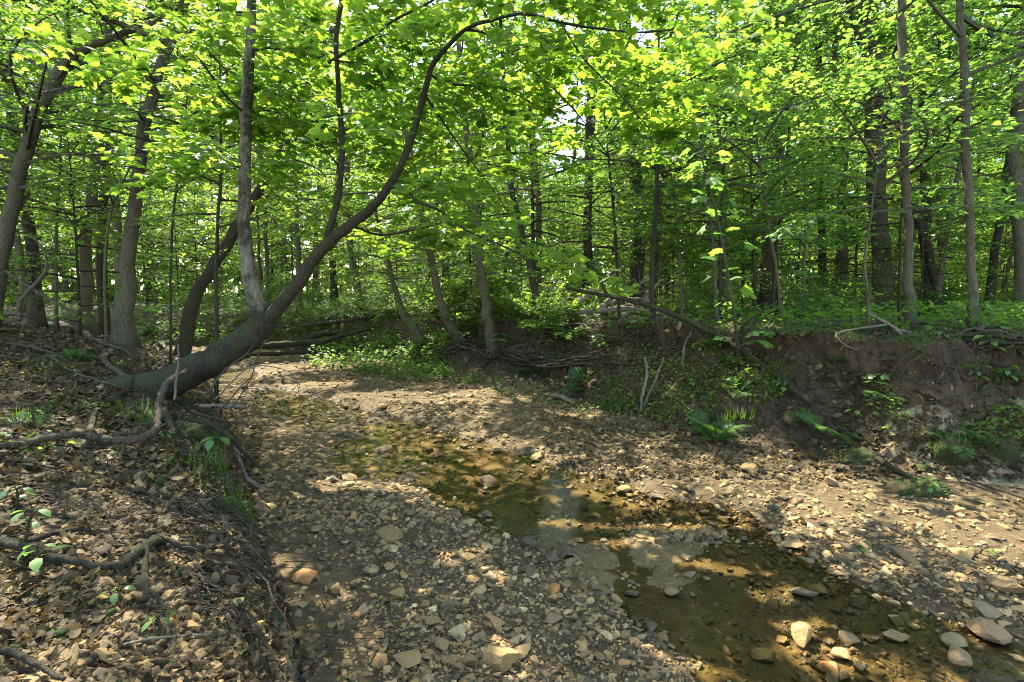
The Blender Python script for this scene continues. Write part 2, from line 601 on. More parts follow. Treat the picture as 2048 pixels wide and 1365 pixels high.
M['grass'] = leaf_mat("grass_blade", [(.03, .07, .012), (.05, .10, .016), (.085, .13, .025)], [(.10, .20, .02), (.14, .25, .025), (.2, .3, .04)], .32)
M['litter'] = leaf_mat("dead_leaf", [(0.026, 0.017, 0.0056), (0.070, 0.049, 0.0160), (0.155, 0.115, 0.0400)], [(0.060, 0.030, 0.0096), (0.120, 0.070, 0.0200), (0.200, 0.130, 0.0400)], .25, .7, .25)
M['litter_part'] = leaf_mat("dead_leaf_single", [(0.028, 0.019, 0.0064), (0.080, 0.056, 0.0192), (0.165, 0.122, 0.0448)], [(0.060, 0.030, 0.0096), (0.120, 0.070, 0.0200), (0.200, 0.130, 0.0400)], .22, .7, .25, objrand=True)
M['bark'] = bark_mat("bark_grey_brown", (.022, .017, .010), (.078, .063, .038), (.165, .138, .088), 1, .35)
M['bark_dark'] = bark_mat("bark_dark", (.010, .008, .004), (.03, .023, .013), (.068, .055, .033), 1, .3)
M['bark_moss'] = bark_mat("bark_mossy", (.007, .0055, .003), (.021, .016, .009), (.055, .044, .026), .8, .5)
M['bark_pale'] = bark_mat("bark_pale", (.022, .018, .012), (.12, .10, .066), (.25, .215, .15), .8, .15, .8, ((.010, .008, .005), (.03, .024, .014), (.075, .062, .04)))
M['root'] = bark_mat("root_bark", (.02, .014, .008), (.068, .05, .03), (.16, .122, .078), 1.2, .25)
M['dead'] = bark_mat("dead_wood", (.05, .038, .026), (.16, .128, .09), (.32, .27, .205), 1.2, 0)
M['stem'] = bark_mat("green_stem", (.03, .035, .014), (.06, .065, .025), (.10, .10, .045), 2, 0)

STONE_STOPS = [(.0, (0.036, 0.026, 0.0122)), (.14, (0.093, 0.060, 0.0223)), (.3, (0.188, 0.112, 0.0310)), (.45, (0.138, 0.087, 0.0288)), (.58, (0.259, 0.155, 0.0446)),
               (.70, (0.166, 0.121, 0.0468)), (.80, (0.342, 0.223, 0.0806)), (.9, (0.265, 0.112, 0.0216)), (.96, (0.408, 0.301, 0.1332)), (1, (0.166, 0.073, 0.0245))]


def stone_mat(name, objrand):
    m, nt, out = new_mat(name)
    if objrand:
        oi = N(nt, "ShaderNodeObjectInfo")
        a = attr(nt, "tone"); a.attribute_type = 'OBJECT'
        t = a.outputs['Fac']
        tc = N(nt, "ShaderNodeTexCoord"); vec = tc.outputs['Object']
        ad = N(nt, "ShaderNodeVectorMath", operation='ADD'); nt.links.new(vec, ad.inputs[0])
        cb = N(nt, "ShaderNodeCombineXYZ"); nt.links.new(mth(nt, 'MULTIPLY', oi.outputs['Random'], 60), cb.inputs[0])
        nt.links.new(cb.outputs[0], ad.inputs[1]); vec = ad.outputs[0]
        s1, s2 = 2.2, 11
    else:
        t = attr(nt, "tint").outputs['Fac']
        vec = None; s1, s2 = 22, 90
    col = ramp(nt, t, STONE_STOPS)
    big = noise(nt, s1, 5, .62, vec); fine = noise(nt, s2, 5, .7, vec)
    col = mixc(nt, ramp(nt, big, [(.42, (0, 0, 0)), (.75, (.6, .6, .6))]), col, (.21, .14, .07))
    col = mixc(nt, mth(nt, 'MULTIPLY', ramp(nt, big, [(.55, (1, 1, 1)), (.25, (0, 0, 0))]), 0.0), col, (.1, .1, .08))
    col = mixc(nt, 1.0, col, ramp(nt, fine, [(.25, (.55, .55, .55)), (.5, (1, 1, 1)), (.8, (1.35, 1.3, 1.2))]), 'MULTIPLY')
    g = N(nt, "ShaderNodeNewGeometry"); sx = N(nt, "ShaderNodeSeparateXYZ"); nt.links.new(g.outputs['Position'], sx.inputs[0])
    zn = mth(nt, 'ADD', sx.outputs[2], mth(nt, 'MULTIPLY', noise(nt, 8, 2), -.045))
    wet = ramp(nt, mth(nt, 'MULTIPLY_ADD', zn, 12.0), [(0.0, (1, 1, 1)), (.22, (0, 0, 0))])
    wm = nt.nodes[-1]
    col = mixc(nt, mth(nt, 'MULTIPLY', wet, .72), col, mixc(nt, 1.0, col, (.42, .39, .34), 'MULTIPLY'))
    ro = mth(nt, 'SUBTRACT', .86, mth(nt, 'MULTIPLY', wet, .55))
    principled(nt, out, col, ro, bump(nt, fine, .5, .012 if not objrand else .05), .4)
    return m


M['stone'] = stone_mat("stone_single", True)
M['gravel'] = stone_mat("gravel", False)


def ground_mat():
    m, nt, out = new_mat("ground")
    A = N(nt, "ShaderNodeSeparateColor"); a = attr(nt, "zone_a"); nt.links.new(a.outputs['Color'], A.inputs[0])
    B = N(nt, "ShaderNodeSeparateColor"); b = attr(nt, "zone_b"); nt.links.new(b.outputs['Color'], B.inputs[0])
    n1 = noise(nt, 2.2, 5, .65); n2 = noise(nt, 14, 6, .7); n3 = noise(nt, 70, 5, .75); n4 = noise(nt, 220, 3, .7)
    sand = ramp(nt, n2, [(.25, (0.047, 0.031, 0.0111)), (.48, (0.109, 0.073, 0.0266)), (.7, (0.198, 0.138, 0.0548))])
    sand = mixc(nt, ramp(nt, n1, [(.56, (0, 0, 0)), (.72, (0.728, 0.700, 0.5180))]), sand, (0.281, 0.195, 0.0777))
    sand = mixc(nt, ramp(nt, n3, [(.45, (0, 0, 0)), (.7, (0.832, 0.800, 0.5920))]), sand, (0.062, 0.044, 0.0178))
    silt = ramp(nt, n2, [(.25, (0.135, 0.092, 0.0340)), (.5, (0.244, 0.168, 0.0651)), (.75, (0.354, 0.250, 0.1036))])
    silt = mixc(nt, ramp(nt, n1, [(.48, (0, 0, 0)), (.66, (0.832, 0.800, 0.5920))]), silt, (0.104, 0.095, 0.0237))
    soil = ramp(nt, n2, [(.22, (0.019, 0.011, 0.0044)), (.48, (0.057, 0.034, 0.0126)), (.75, (0.125, 0.078, 0.0296))])
    soil = mixc(nt, ramp(nt, n3, [(.5, (0, 0, 0)), (.75, (0.728, 0.700, 0.5180))]), soil, (0.156, 0.100, 0.0370))
    clay = ramp(nt, n2, [(.25, (.022, .014, .007)), (.5, (.075, .047, .022)), (.75, (.16, .105, .052))])
    clay = mixc(nt, ramp(nt, n3, [(.5, (0, 0, 0)), (.72, (.8, .8, .8))]), clay, (.035, .024, .014))
    clay = mixc(nt, ramp(nt, n1, [(.5, (0, 0, 0)), (.62, (.7, .7, .7))]), clay, (.11, .066, .028))
    pale = ramp(nt, n2, [(.25, (.11, .078, .033)), (.45, (.25, .18, .078)), (.6, (.34, .29, .17)), (.75, (.42, .40, .30))])
    pale = mixc(nt, ramp(nt, n3, [(.5, (0, 0, 0)), (.7, (.8, .8, .8))]), pale, (.09, .062, .03))
    moss = ramp(nt, n3, [(.25, (.012, .02, .004)), (.5, (.035, .055, .008)), (.8, (.075, .105, .015))])
    floor = ramp(nt, n2, [(.25, (.035, .025, .015)), (.5, (.10, .075, .045)), (.75, (.19, .15, .095))])

    def edge(f, w=.5):
        return ramp(nt, mth(nt, 'ADD', f, mth(nt, 'MULTIPLY', mth(nt, 'SUBTRACT', n2, .5), w)), [(.35, (0, 0, 0)), (.65, (1, 1, 1))])
    col = sand
    col = mixc(nt, edge(A.outputs[0]), col, soil)          # left bank
    col = mixc(nt, edge(A.outputs[1]), col, clay)          # right bank
    col = mixc(nt, edge(B.outputs[1]), col, floor)         # forest floor
    col = mixc(nt, edge(A.outputs[2]), col, pale)          # pale clay
    col = mixc(nt, edge(B.outputs[2], .9), col, moss)
    col = mixc(nt, edge(B.outputs[0], .25), col, silt)     # under water
    g = N(nt, "ShaderNodeNewGeometry"); sx = N(nt, "ShaderNodeSeparateXYZ"); nt.links.new(g.outputs['Position'], sx.inputs[0])
    wz = mth(nt, 'ADD', sx.outputs[2], mth(nt, 'MULTIPLY', mth(nt, 'SUBTRACT', n1, .5), -.08))
    wet = ramp(nt, mth(nt, 'MULTIPLY', wz, 10.0), [(.05, (1, 1, 1)), (.5, (0, 0, 0))])
    col = mixc(nt, wet, col, mixc(nt, 1.0, col, (.78, .73, .66), 'MULTIPLY'))
    ro = mth(nt, 'SUBTRACT', .92, mth(nt, 'MULTIPLY', wet, .42))
    hh = mth(nt, 'ADD', mth(nt, 'MULTIPLY', n3, .6), mth(nt, 'ADD', mth(nt, 'MULTIPLY', n4, .25), n2))
    principled(nt, out, col, ro, bump(nt, hh, .9, .06), .3)
    return m


M['ground'] = ground_mat()


def water_mat():
    m, nt, out = new_mat("water")
    h = mth(nt, 'ADD', noise(nt, 9, 3, .55), mth(nt, 'MULTIPLY', noise(nt, 38, 2, .5), .35))
    nrm = bump(nt, h, .10, .02)
    gl = N(nt, "ShaderNodeBsdfGlossy"); gl.inputs['Roughness'].default_value = .015
    nt.links.new(nrm, gl.inputs['Normal'])
    tr = N(nt, "ShaderNodeBsdfTransparent"); tr.inputs[0].default_value = (.93, .90, .78, 1)
    fr = N(nt, "ShaderNodeFresnel"); fr.inputs[0].default_value = 1.33
    nt.links.new(nrm, fr.inputs['Normal'])
    mx = N(nt, "ShaderNodeMixShader")
    nt.links.new(mth(nt, 'MULTIPLY', fr.outputs[0], 1.0, True), mx.inputs[0])
    nt.links.new(tr.outputs[0], mx.inputs[1]); nt.links.new(gl.outputs[0], mx.inputs[2])
    nt.links.new(mx.outputs[0], out.inputs[0])
    return m


M['water'] = water_mat()

# ---------------------------------------------------------------- the ground, one sheet


FACE = {}


def build_ground():
    cx, cy_ = 0.0, -.8
    ang = np.radians(np.linspace(-90, 85, 500))
    rad = np.concatenate([np.geomspace(.45, 26, 440), np.geomspace(26.6, 160, 36)])
    Rr, Aa = np.meshgrid(rad, ang, indexing='ij')
    X = cx + Rr * np.sin(Aa); Y = cy_ + Rr * np.cos(Aa)
    x = X.ravel(); y = Y.ravel()
    q = zones(x, y)
    z = height(x, y, q)
    rough = np.where(q['right'], sstep(.1, .35, q['dr']) * sstep(1.6, 1.3, q['dr']), 0) * .05 + np.where(q['left'], sstep(.05, .2, q['dl']) * sstep(9, 7, y), 0) * .022
    z = z + rough * (fbm(x * 13, y * 13, 81, 3) + .5 * np.abs(fbm(x * 24, y * 24, 82, 2)))
    # overhanging lip of the right bank: push the top edge out over the hollow below it
    e = 1e-2
    gx = (poly_dist(x + e, y, RIGHT_FOOT)[0] - q['bdr']) / e
    gy = (poly_dist(x, y + e, RIGHT_FOOT)[0] - q['bdr']) / e
    k = np.where(q['right'], np.exp(-((q['dr'] - 1.24) / .13) ** 2), 0) * (.26 + .7 * vnoise(x * 1.9, y * 1.9, 77)).clip(.0, .5)
    k = k * sstep(16, 11, y)
    k = k + np.where(q['right'], sstep(.75, .95, q['dr']) * sstep(1.5, 1.3, q['dr']), 0) * (.10 * fbm(x * 7, y * 7 + z * 9, 78, 3) + .05 * fbm(x * 21, y * 21 + z * 25, 79, 2))
    hx = (poly_dist(x + e, y, LEFT_FOOT)[0] - q['bdl']) / e
    hy = (poly_dist(x, y + e, LEFT_FOOT)[0] - q['bdl']) / e
    kl = 0
    kl = kl + np.where(q['left'], sstep(.03, .12, q['dl']) * sstep(.7, .4, q['dl']), 0) * (.06 * fbm(x * 8, y * 8 + z * 9, 98, 3)) * sstep(8, 6, y)
    x2 = x - gx * k - hx * kl; y2 = y - gy * k - hy * kl
    nn = fbm(x * .8, y * .8, 51, 3)
    nf = fbm(x * 3.1, y * 3.1, 61, 3)
    leftm = np.where(q['left'], sstep(.0, .15, q['dl']), 0)
    rightm = np.where(q['right'], sstep(.02, .2, q['dr']), 0) * (1 - sstep(1.36, 1.5, q['dr']))
    floorm = np.where(q['right'], sstep(1.36, 1.55, q['dr']), 0) + np.where(q['left'], sstep(3.2, 5, q['dl']), 0)
    silt = sstep(-.1, .18, q['sd'] + .1 * nf) * (1 - .85 * sstep(-.05, .35, nn + .35 * nf - .12 * sstep(5, 3, y)))
    # pale clay: face at right, and the foot of the left bank near the lens
    pale = np.zeros_like(x)
    for px, py, rx, ry in ((1930, 915, .55, .34), (2020, 935, .6, .36), (1815, 878, .34, .2), (2080, 890, .5, .3), (1960, 960, .4, .2)):
        C1 = on(px, py)
        pale = np.maximum(pale, sstep(1.15, .5, np.hypot((x - C1[0]) / rx, (y - C1[1]) / ry) + .45 * nf))
    pale += np.where(q['left'], sstep(.42, .12, q['dl']) * sstep(3.1, 2.4, y) * sstep(-.3, .2, nf), 0)
    mud = sstep(.55, .0, q['bdr']) * q['inb'] * sstep(7, 5.5, y)
    moss = np.where(q['right'], np.exp(-((q['dr'] - 1.34) / .13) ** 2) * (.75 + .8 * nf) + sstep(.2, .45, nf) * .3 * sstep(.1, .4, q['dr']) * (1 - sstep(1.2, 1.6, q['dr'])), 0)
    moss += np.where(q['left'], sstep(.28, .45, nf + .35 * nn) * .5 * sstep(2.6, 3.2, y), 0)
    zero = np.zeros_like(x)
    ca = np.stack([leftm, np.clip(rightm + mud * .8, 0, 1), np.clip(pale, 0, 1), zero + 1], 1)
    cb = np.stack([np.clip(silt, 0, 1), np.clip(floorm, 0, 1), np.clip(moss, 0, 1), zero + 1], 1)
    nr, na = Rr.shape
    idx = np.arange(nr * na).reshape(nr, na)
    F = np.stack([idx[:-1, :-1], idx[:-1, 1:], idx[1:, 1:], idx[1:, :-1]], -1).reshape(-1, 4)[:, ::-1]
    keepf = (np.hypot(x2, y2) < 13)
    FACE['V'] = np.stack([x2, y2, z], 1)[keepf]; FACE['dr'] = np.where(q['right'], q['dr'], 0)[keepf]; FACE['dl'] = np.where(q['left'], q['dl'], 0)[keepf]
    FACE['n'] = np.stack([-gx, -gy], 1)[keepf]; FACE['nl'] = np.stack([-hx, -hy], 1)[keepf]
    me = np_mesh("ground", np.stack([x2, y2, z], 1), F, M['ground'], smooth=True, cols={'zone_a': ca, 'zone_b': cb})
    o = link("ground", me)
    tag(o, kind='structure')


build_ground()


def build_water():
    for nm, lo, hi in (("stream_water", (-7.5, 1.0), (9.5, 11.5)), ("pool_water", (-13, 8.3), (-5.0, 15))):
        n = 60
        xs = np.linspace(lo[0], hi[0], n); ys = np.linspace(lo[1], hi[1], n)
        X, Y = np.meshgrid(xs, ys)
        q = zones(X.ravel(), Y.ravel())
        idx = np.arange(n * n).reshape(n, n)
        F = np.stack([idx[:-1, :-1], idx[:-1, 1:], idx[1:, 1:], idx[1:, :-1]], -1).reshape(-1, 4)
        sdx = (q['sd'] if nm == "stream_water" else q['sp']).reshape(-1)
        keep = (sdx[F] > -.45).any(1) & (q['inb'][F]).any(1)
        F = F[keep]
        u, inv = np.unique(F, return_inverse=True)
        V = np.stack([X.ravel()[u], Y.ravel()[u], np.zeros(len(u))], 1)
        o = link(nm, np_mesh(nm, V, inv.reshape(-1, 4), M['water'], smooth=True))
        tag(o, kind='structure')


build_water()
#@@TREES
# ---------------------------------------------------------------- sun shafts: gaps in the crowns that let the sun reach these places
SHAFTS = []          # x, y, ground z, rx, ry


def shaft(px, py, rx, ry, z=0.0):
    p = on(px, py)
    SHAFTS.append((p[0], p[1], p[2], rx, ry))


for a in [(640, 770, .9, .35), (760, 790, .8, .3), (900, 800, .7, .3), (960, 790, .5, .35), (1010, 800, .5, .3), (520, 745, 1.0, .5),
          (600, 728, .9, .5), (1160, 830, .35, .25), (940, 890, .3, .3),
          (1010, 890, .3, .25), (1210, 950, .4, .16), (1100, 925, .3, .18), (1260, 985, .4, .15), (1170, 985, .2, .12),
          (700, 970, .34, .16), (620, 990, .25, .14), (820, 985, .35, .14), (900, 1010, .2, .1), (850, 1010, .2, .1),
          (1130, 1050, .2, .1), (1250, 1090, .3, .1), (1210, 1060, .2, .1), (1350, 1060, .3, .1), (1400, 1130, .25, .1), (1480, 1150, .3, .09), (1560, 1200, .22, .12), (1620, 1260, .2, .12),
          (1600, 1300, .15, .1), (1680, 1320, .18, .1), (1350, 1330, .12, .05), (930, 1120, .2, .12), (980, 1160, .16, .09), (860, 1190, .12, .05), (1000, 1300, .10, .08), (1080, 1345, .2, .08),
          (610, 1260, .06, .05), (640, 1240, .05, .04), (680, 730, 1.0, .6), (760, 725, .9, .5),
          (250, 730, .34, .18), (290, 750, .22, .14), (200, 700, .3, .2), (330, 745, .18, .12), (30, 1250, .12, .10), (70, 1210, .08, .06), (230, 1010, .08, .05), (200, 1330, .06, .04),
          (420, 990, .08, .08), (1300, 1010, .3, .1), (1480, 1060, .2, .08), (1120, 760, .3, .5), (1200, 700, .3, .5), (1180, 760, .2, .4),
          (1130, 640, 1.0, 1.0), (1220, 640, 1.0, 1.0), (1480, 690, .2, .2), (840, 650, .8, .9), (780, 600, .8, 1.2), (1560, 690, .2, .2)]:
    shaft(*a)
SHA = np.array(SHAFTS)
SN = np.array(SUN)


def lit_mask(P):
    """True where a leaf at P would shade one of the sunny places"""
    m = np.zeros(len(P), bool)
    w = 1 + .9 * vnoise(P[:, 0] * 1.9 + P[:, 2], P[:, 1] * 1.9 - P[:, 2], 5)
    for x, y, z, rx, ry in SHA:
        t = (P[:, 2] - z) / SN[2]
        qx = P[:, 0] - SN[0] * t - x; qy = P[:, 1] - SN[1] * t - y
        m |= ((qx / rx) ** 2 + (qy / ry) ** 2 < w) & (P[:, 2] > z + .5)
    return m


# ---------------------------------------------------------------- trees
class Crown:
    """limbs, twigs and leaf sprays growing from an axis; kept as arrays so that gaps can be cut later"""
    def __init__(s):
        s.tubes = []; s.P = []; s.F = []; s.N = []; s.S = []

    def spray(s, p0, d, L, nl, size, rg, droop=.12, tube=True, r0=.004):
        """a twig with leaves set flat along both sides"""
        d = d / np.linalg.norm(d)
        t = np.linspace(0, 1, 4)
        side = np.cross(d, (0, 0, 1)); side /= np.linalg.norm(side) + 1e-9
        wig = rg.normal(0, .06, 2)
        pts = p0 + d[None] * (t * L)[:, None] + side[None] * (wig[0] * L * np.sin(t * 3))[:, None] - np.array([0, 0, 1])[None] * (droop * L * t ** 2)[:, None]
        if tube:
            s.tubes.append((pts, np.linspace(r0, .0015, 4), 3))
        u = (np.arange(nl) + .6 + rg.random(nl) * .6) / nl
        u = np.clip(u, .06, 1.02)
        p = p0 + d[None] * (u * L)[:, None] + side[None] * (wig[0] * L * np.sin(u * 3))[:, None] - np.array([0, 0, 1])[None] * (droop * L * u ** 2)[:, None]
        sg = np.where(np.arange(nl) % 2 == 0, 1.0, -1.0)
        an = np.radians(rg.uniform(25, 85, nl)) * (1.15 - .7 * u)
        f = d[None] * np.cos(an)[:, None] + side[None] * (sg * np.sin(an))[:, None]
        f[:, 2] -= rg.uniform(0.0, .45, nl)
        off = rg.uniform(.1, .6, nl) * size
        p = p + f * off[:, None]; p[:, 2] += rg.normal(0, .03, nl)
        nrm = np.stack([rg.normal(0, .42, nl), rg.normal(0, .42, nl), np.ones(nl)], 1)
        s.P.append(p); s.F.append(f); s.N.append(nrm); s.S.append(size * rg.uniform(.5, 1.2, nl))

    def branch(s, p0, az, el, L, r0, ntw, nl, size, rg, sag=.15, start=.15, twl=.38):
        d = np.array([math.sin(az) * math.cos(el), math.cos(az) * math.cos(el), math.sin(el)])
        side = np.cross(d, (0, 0, 1)); side /= np.linalg.norm(side) + 1e-9
        t = np.linspace(0, 1, 7)
        w = rg.normal(0, .09, 2)
        f = lambda u: p0 + d * (u * L) + side * (L * (w[0] * math.sin(u * 3.3) + w[1] * u * u)) - np.array([0, 0, sag * L * u * u])
        pts = np.array([f(u) for u in t])
        s.tubes.append((pts, np.linspace(r0, max(.0025, r0 * .15), 7), 5))
        for j in range(ntw):
            u = start + (1 - start) * (j + rg.random() * .7) / ntw
            sg = 1 if j % 2 else -1
            a = math.radians(rg.uniform(35, 70)) * sg
            dd = d * math.cos(a) + side * math.sin(a)
            dd[2] += rg.normal(.02, .14) - sag * u
            l = L * twl * (1.15 - .75 * u) * rg.uniform(.7, 1.2) + .12
            s.spray(f(u), dd, l, nl, size, rg)
        s.spray(f(1.0), f(1.0) - f(.9), L * .22, nl, size, rg)

    def arrays(s):
        return np.concatenate(s.P), np.concatenate(s.F), np.concatenate(s.N), np.concatenate(s.S)

    def mesh(s, name, leafm, barkm, shape, keep=None, rg=None):
        mb = MB()
        for pts, r, seg in s.tubes: mb.tube(pts, r, seg, 0, cap=False)
        P, F, Nn, S = s.arrays()
        tint = np.clip(.5 + .9 * fbm(P[:, 0] * .9 + P[:, 2] * .7, P[:, 1] * .9 - P[:, 2] * .5, 3, 2) + np.random.default_rng(1).normal(0, .2, len(P)), 0, 1)
        if keep is not None: P, F, Nn, S, tint = P[keep], F[keep], Nn[keep], S[keep], tint[keep]
        mb.leaves(P, F, Nn, S, shape, 1, tint)
        return mb.mesh(name, [barkm, leafm], smooth=False)


def grow(axis, z0, z1, R, nb, ntw, nl, leaf, seed, el0=8, el1=42, sag=.15, prof=None, rb=.011):
    """axis(z) -> point on the trunk at height z above its foot"""
    rg = np.random.default_rng(seed)
    c = Crown()
    for i in range(nb):
        t = (i + .5 * rg.random()) / nb
        z = z0 + (z1 - z0) * t
        pr = prof(t) if prof else (.6 + .4 * math.sin(PI * min(1, t * 1.25))) * (1 - .72 * t ** 2.5)
        L = R * pr * rg.uniform(.75, 1.2)
        c.branch(axis(z), i * 2.39996 + rg.normal(0, .3), math.radians(el0 + (el1 - el0) * t + rg.normal(0, 7)), L, rb * L + .004, ntw, nl, leaf, rg, sag)
    return c


# stems that stand clear: few leaves hang in front of them (pixel path, depth, half width in pixels)
CLEAR = [([(530, 640), (510, 590), (495, 520), (488, 430), (490, 330), (493, 230), (497, 140), (505, -40)], 5.0, 24, .9),
         ([(530, 645), (590, 575), (640, 505), (700, 450), (740, 420), (780, 370), (815, 300), (840, 220), (858, 150), (930, 60), (985, 40), (1050, 28), (1200, 58), (1290, 65)], 4.85, 17, .9),
         ([(648, 500), (664, 440), (679, 380), (684, 280), (678, 200), (674, 120), (680, 20), (690, -40)], 5.0, 15, .9),
         ([(676, 115), (740, 78), (790, 40), (868, 0)], 4.9, 10, .8), ([(498, 102), (540, 96), (650, 118), (760, 133)], 4.8, 8, .8),
         ([(775, 375), (832, 402), (880, 422), (930, 460), (1000, 490)], 4.6, 11, .8),
         ([(-25, 640), (5, 500), (40, 350), (75, 230), (125, 140), (200, 85), (310, 45)], 8, 26, .85),
         ([(245, 640), (256, 520), (274, 380), (291, 250), (311, 170), (338, 90)], 8, 22, .85),
         ([(430, 700), (432, 600), (436, 450), (442, 325)], 6.4, 9, .8), ([(358, 660), (385, 610), (425, 535), (468, 465)], 8.6, 18, .8),
         ([(1827, 660), (1818, 560), (1815, 450), (1810, 330), (1808, 200), (1803, 0)], 5.9, 14, .8), ([(1950, 665), (1942, 540), (1937, 400), (1931, 280), (1928, 150), (1920, 0)], 5.4, 14, .8),
         ([(1768, 630), (1760, 500), (1752, 350), (1748, 200)], 13, 26, .75), ([(990, 690), (974, 620), (962, 540)], 10.8, 18, .8), ([(1306, 655), (1303, 560), (1309, 450), (1315, 330)], 8.1, 8, .75),
         ([(1888, 620), (1868, 550), (1848, 480)], 12, 14, .7), ([(1858, 618), (1852, 500), (1851, 400)], 12.6, 15, .7), ([(70, 610), (64, 500), (50, 400)], 11.5, 20, .8), ([(170, 610), (175, 500)], 12, 24, .8)]


def in_front(P):
    """True for leaves that would hang in front of a stem that stands clear"""
    Q = P - np.array([0, 0, H_CAM])
    dep = np.maximum(Q @ np.array([0, CT, -ST]), .05)
    sx = Q[:, 0] / dep * FPX + 1024; sy = 682.5 - (Q @ np.array([0, ST, CT])) / dep * FPX
    m = np.zeros(len(P), bool)
    rnd = np.random.default_rng(3).random(len(P))
    for pts, Y, w, pr in CLEAR:
        near = P[:, 1] < Y + .05
        if not near.any(): continue
        d, _ = poly_dist(sx, sy, np.array(pts, float))
        m |= near & (d < w) & (rnd < pr)
    return m


# openings between the crowns where the sky shows: direction (as a pixel) and half size
OPENINGS = [(1150, 235, 48, 66), (1120, 320, 22, 34), (1285, 70, 36, 30)]


def in_opening(P):
    Q = P - np.array([0, 0, H_CAM])
    dep = np.maximum(Q @ np.array([0, CT, -ST]), .05)
    sx = Q[:, 0] / dep * FPX + 1024; sy = 682.5 - (Q @ np.array([0, ST, CT])) / dep * FPX
    m = np.zeros(len(P), bool)
    w = .85 + 1.9 * fbm(sx / 46, sy / 46, 55, 3)
    for px, py, rx, ry in OPENINGS:
        m |= ((sx - px) / rx) ** 2 + ((sy - py) / ry) ** 2 < w
    return m & (P[:, 1] > 5.5)


CUT_LIMIT = 0.012


def place_crown(crown, shared, leafm, barkm, shape, root, loc, rz=0.0, sc=1.0):
    """the crown of a tree: the shared mesh, or its own copy with gaps where the sun comes through"""
    P = crown.arrays()[0]
    c, s_ = math.cos(rz), math.sin(rz)
    W = np.stack([(P[:, 0] * c - P[:, 1] * s_) * sc + loc[0], (P[:, 0] * s_ + P[:, 1] * c) * sc + loc[1], P[:, 2] * sc + loc[2]], 1)
    m = lit_mask(W) | in_front(W) | in_opening(W)
    if shared is None or m.mean() > CUT_LIMIT:
        me = crown.mesh("crown", leafm, barkm, shape, ~m)
    else:
        me = shared
    return link("crown", me, root, (0, 0, 0))


def px_path(pts, Y):
    """(px, py, width) list -> world points and radii; Y one depth or one per point"""
    Ys = [Y] * len(pts) if not hasattr(Y, '__len__') else Y
    P = np.array([at(a[0], a[1], d) for a, d in zip(pts, Ys)])
    R = np.array([a[2] * .5 / FPX * d / math.hypot(1, (a[0] - 1024) / FPX) for a, d in zip(pts, Ys)])
    return P, R


def trunk_mesh(P, R, barkm, origin, seg=12, flare=1.5, n=None, seed=1, rough=.05):
    n = n or max(10, 4 * len(P))
    C = cr(np.hstack([P, R[:, None]]), n)
    mb = MB()
    R2 = np.maximum(C[:, 3], .002)
    k = np.arange(n) / (n - 1)
    if flare:
        L = np.linalg.norm(C[:, :3] - C[0, :3], axis=1)
        R2 = R2 * (1 + (flare - 1) * np.exp(-L / (R2[0] * 2.2 + .02)))
    w = np.random.default_rng(seed).normal(0, .12, (n, 3)) * R2[:, None]
    w[0] = 0
    mb.tube(C[:, :3] + w, R2 * .88, seg, 0, rough, True, seed, flute=.3 if flare else 0)
    return mb.mesh("trunk", barkm, origin), C[:, :3]


def pixel_tree(name, label, pts, Y, bark, crown=None, group=None, height_to=None, seg=12, flare=1.5, sink=.12, seed=1, cat="tree", shape=OVAL, leafm='under'):
    """a tree whose trunk runs through these pixels at depth Y; it stands on the ground there"""
    P, R = px_path(pts, Y)
    g = gz(P[0, 0], P[0, 1])
    P[0, 2] = g - sink
    if height_to:
        d = P[-1] - P[-2]; d /= np.linalg.norm(d)
        h = height_to - P[-1, 2]
        e = P[-1] + d * h * .5 + np.array([0, 0, h * .1])
        e2 = np.array([e[0] + d[0] * h * .15, e[1] + d[1] * h * .15, height_to])
        P = np.vstack([P, e, e2]); R = np.concatenate([R, [R[-1] * .65, R[-1] * .15]])
    base = np.array([P[0, 0], P[0, 1], g])
    root = thing(name, label, cat, base, group)
    me, line = trunk_mesh(P, R, M[bark], base, seg, flare, seed=seed)
    link("trunk", me, root)
    if crown:
        order = np.argsort(line[:, 2]); zz = line[order, 2] - g; ll = line[order] - base
        axis = lambda z: np.array([np.interp(z, zz, ll[:, 0]), np.interp(z, zz, ll[:, 1]), z])
        k = dict(z0=2, z1=(height_to or P[-1, 2]) - g, R=2.2, nb=24, ntw=7, nl=13, leaf=.10, seed=seed)
        k.update(crown)
        c = grow(axis, **k)
        place_crown(c, None, M[leafm], M[bark], shape, root, base)
    return root, line


# --- shared kinds of wood tree -------------------------------------------------
def straight_axis(lean, az, wob, seed):
    rg = np.random.default_rng(seed)
    a, b = rg.normal(0, wob, 2); p = rg.uniform(0, 6, 2)
    return lambda z: np.array([z * lean * math.sin(az) + a * math.sin(z * .5 + p[0]) - a * math.sin(p[0]), z * lean * math.cos(az) + b * math.sin(z * .45 + p[1]) - b * math.sin(p[1]), z])


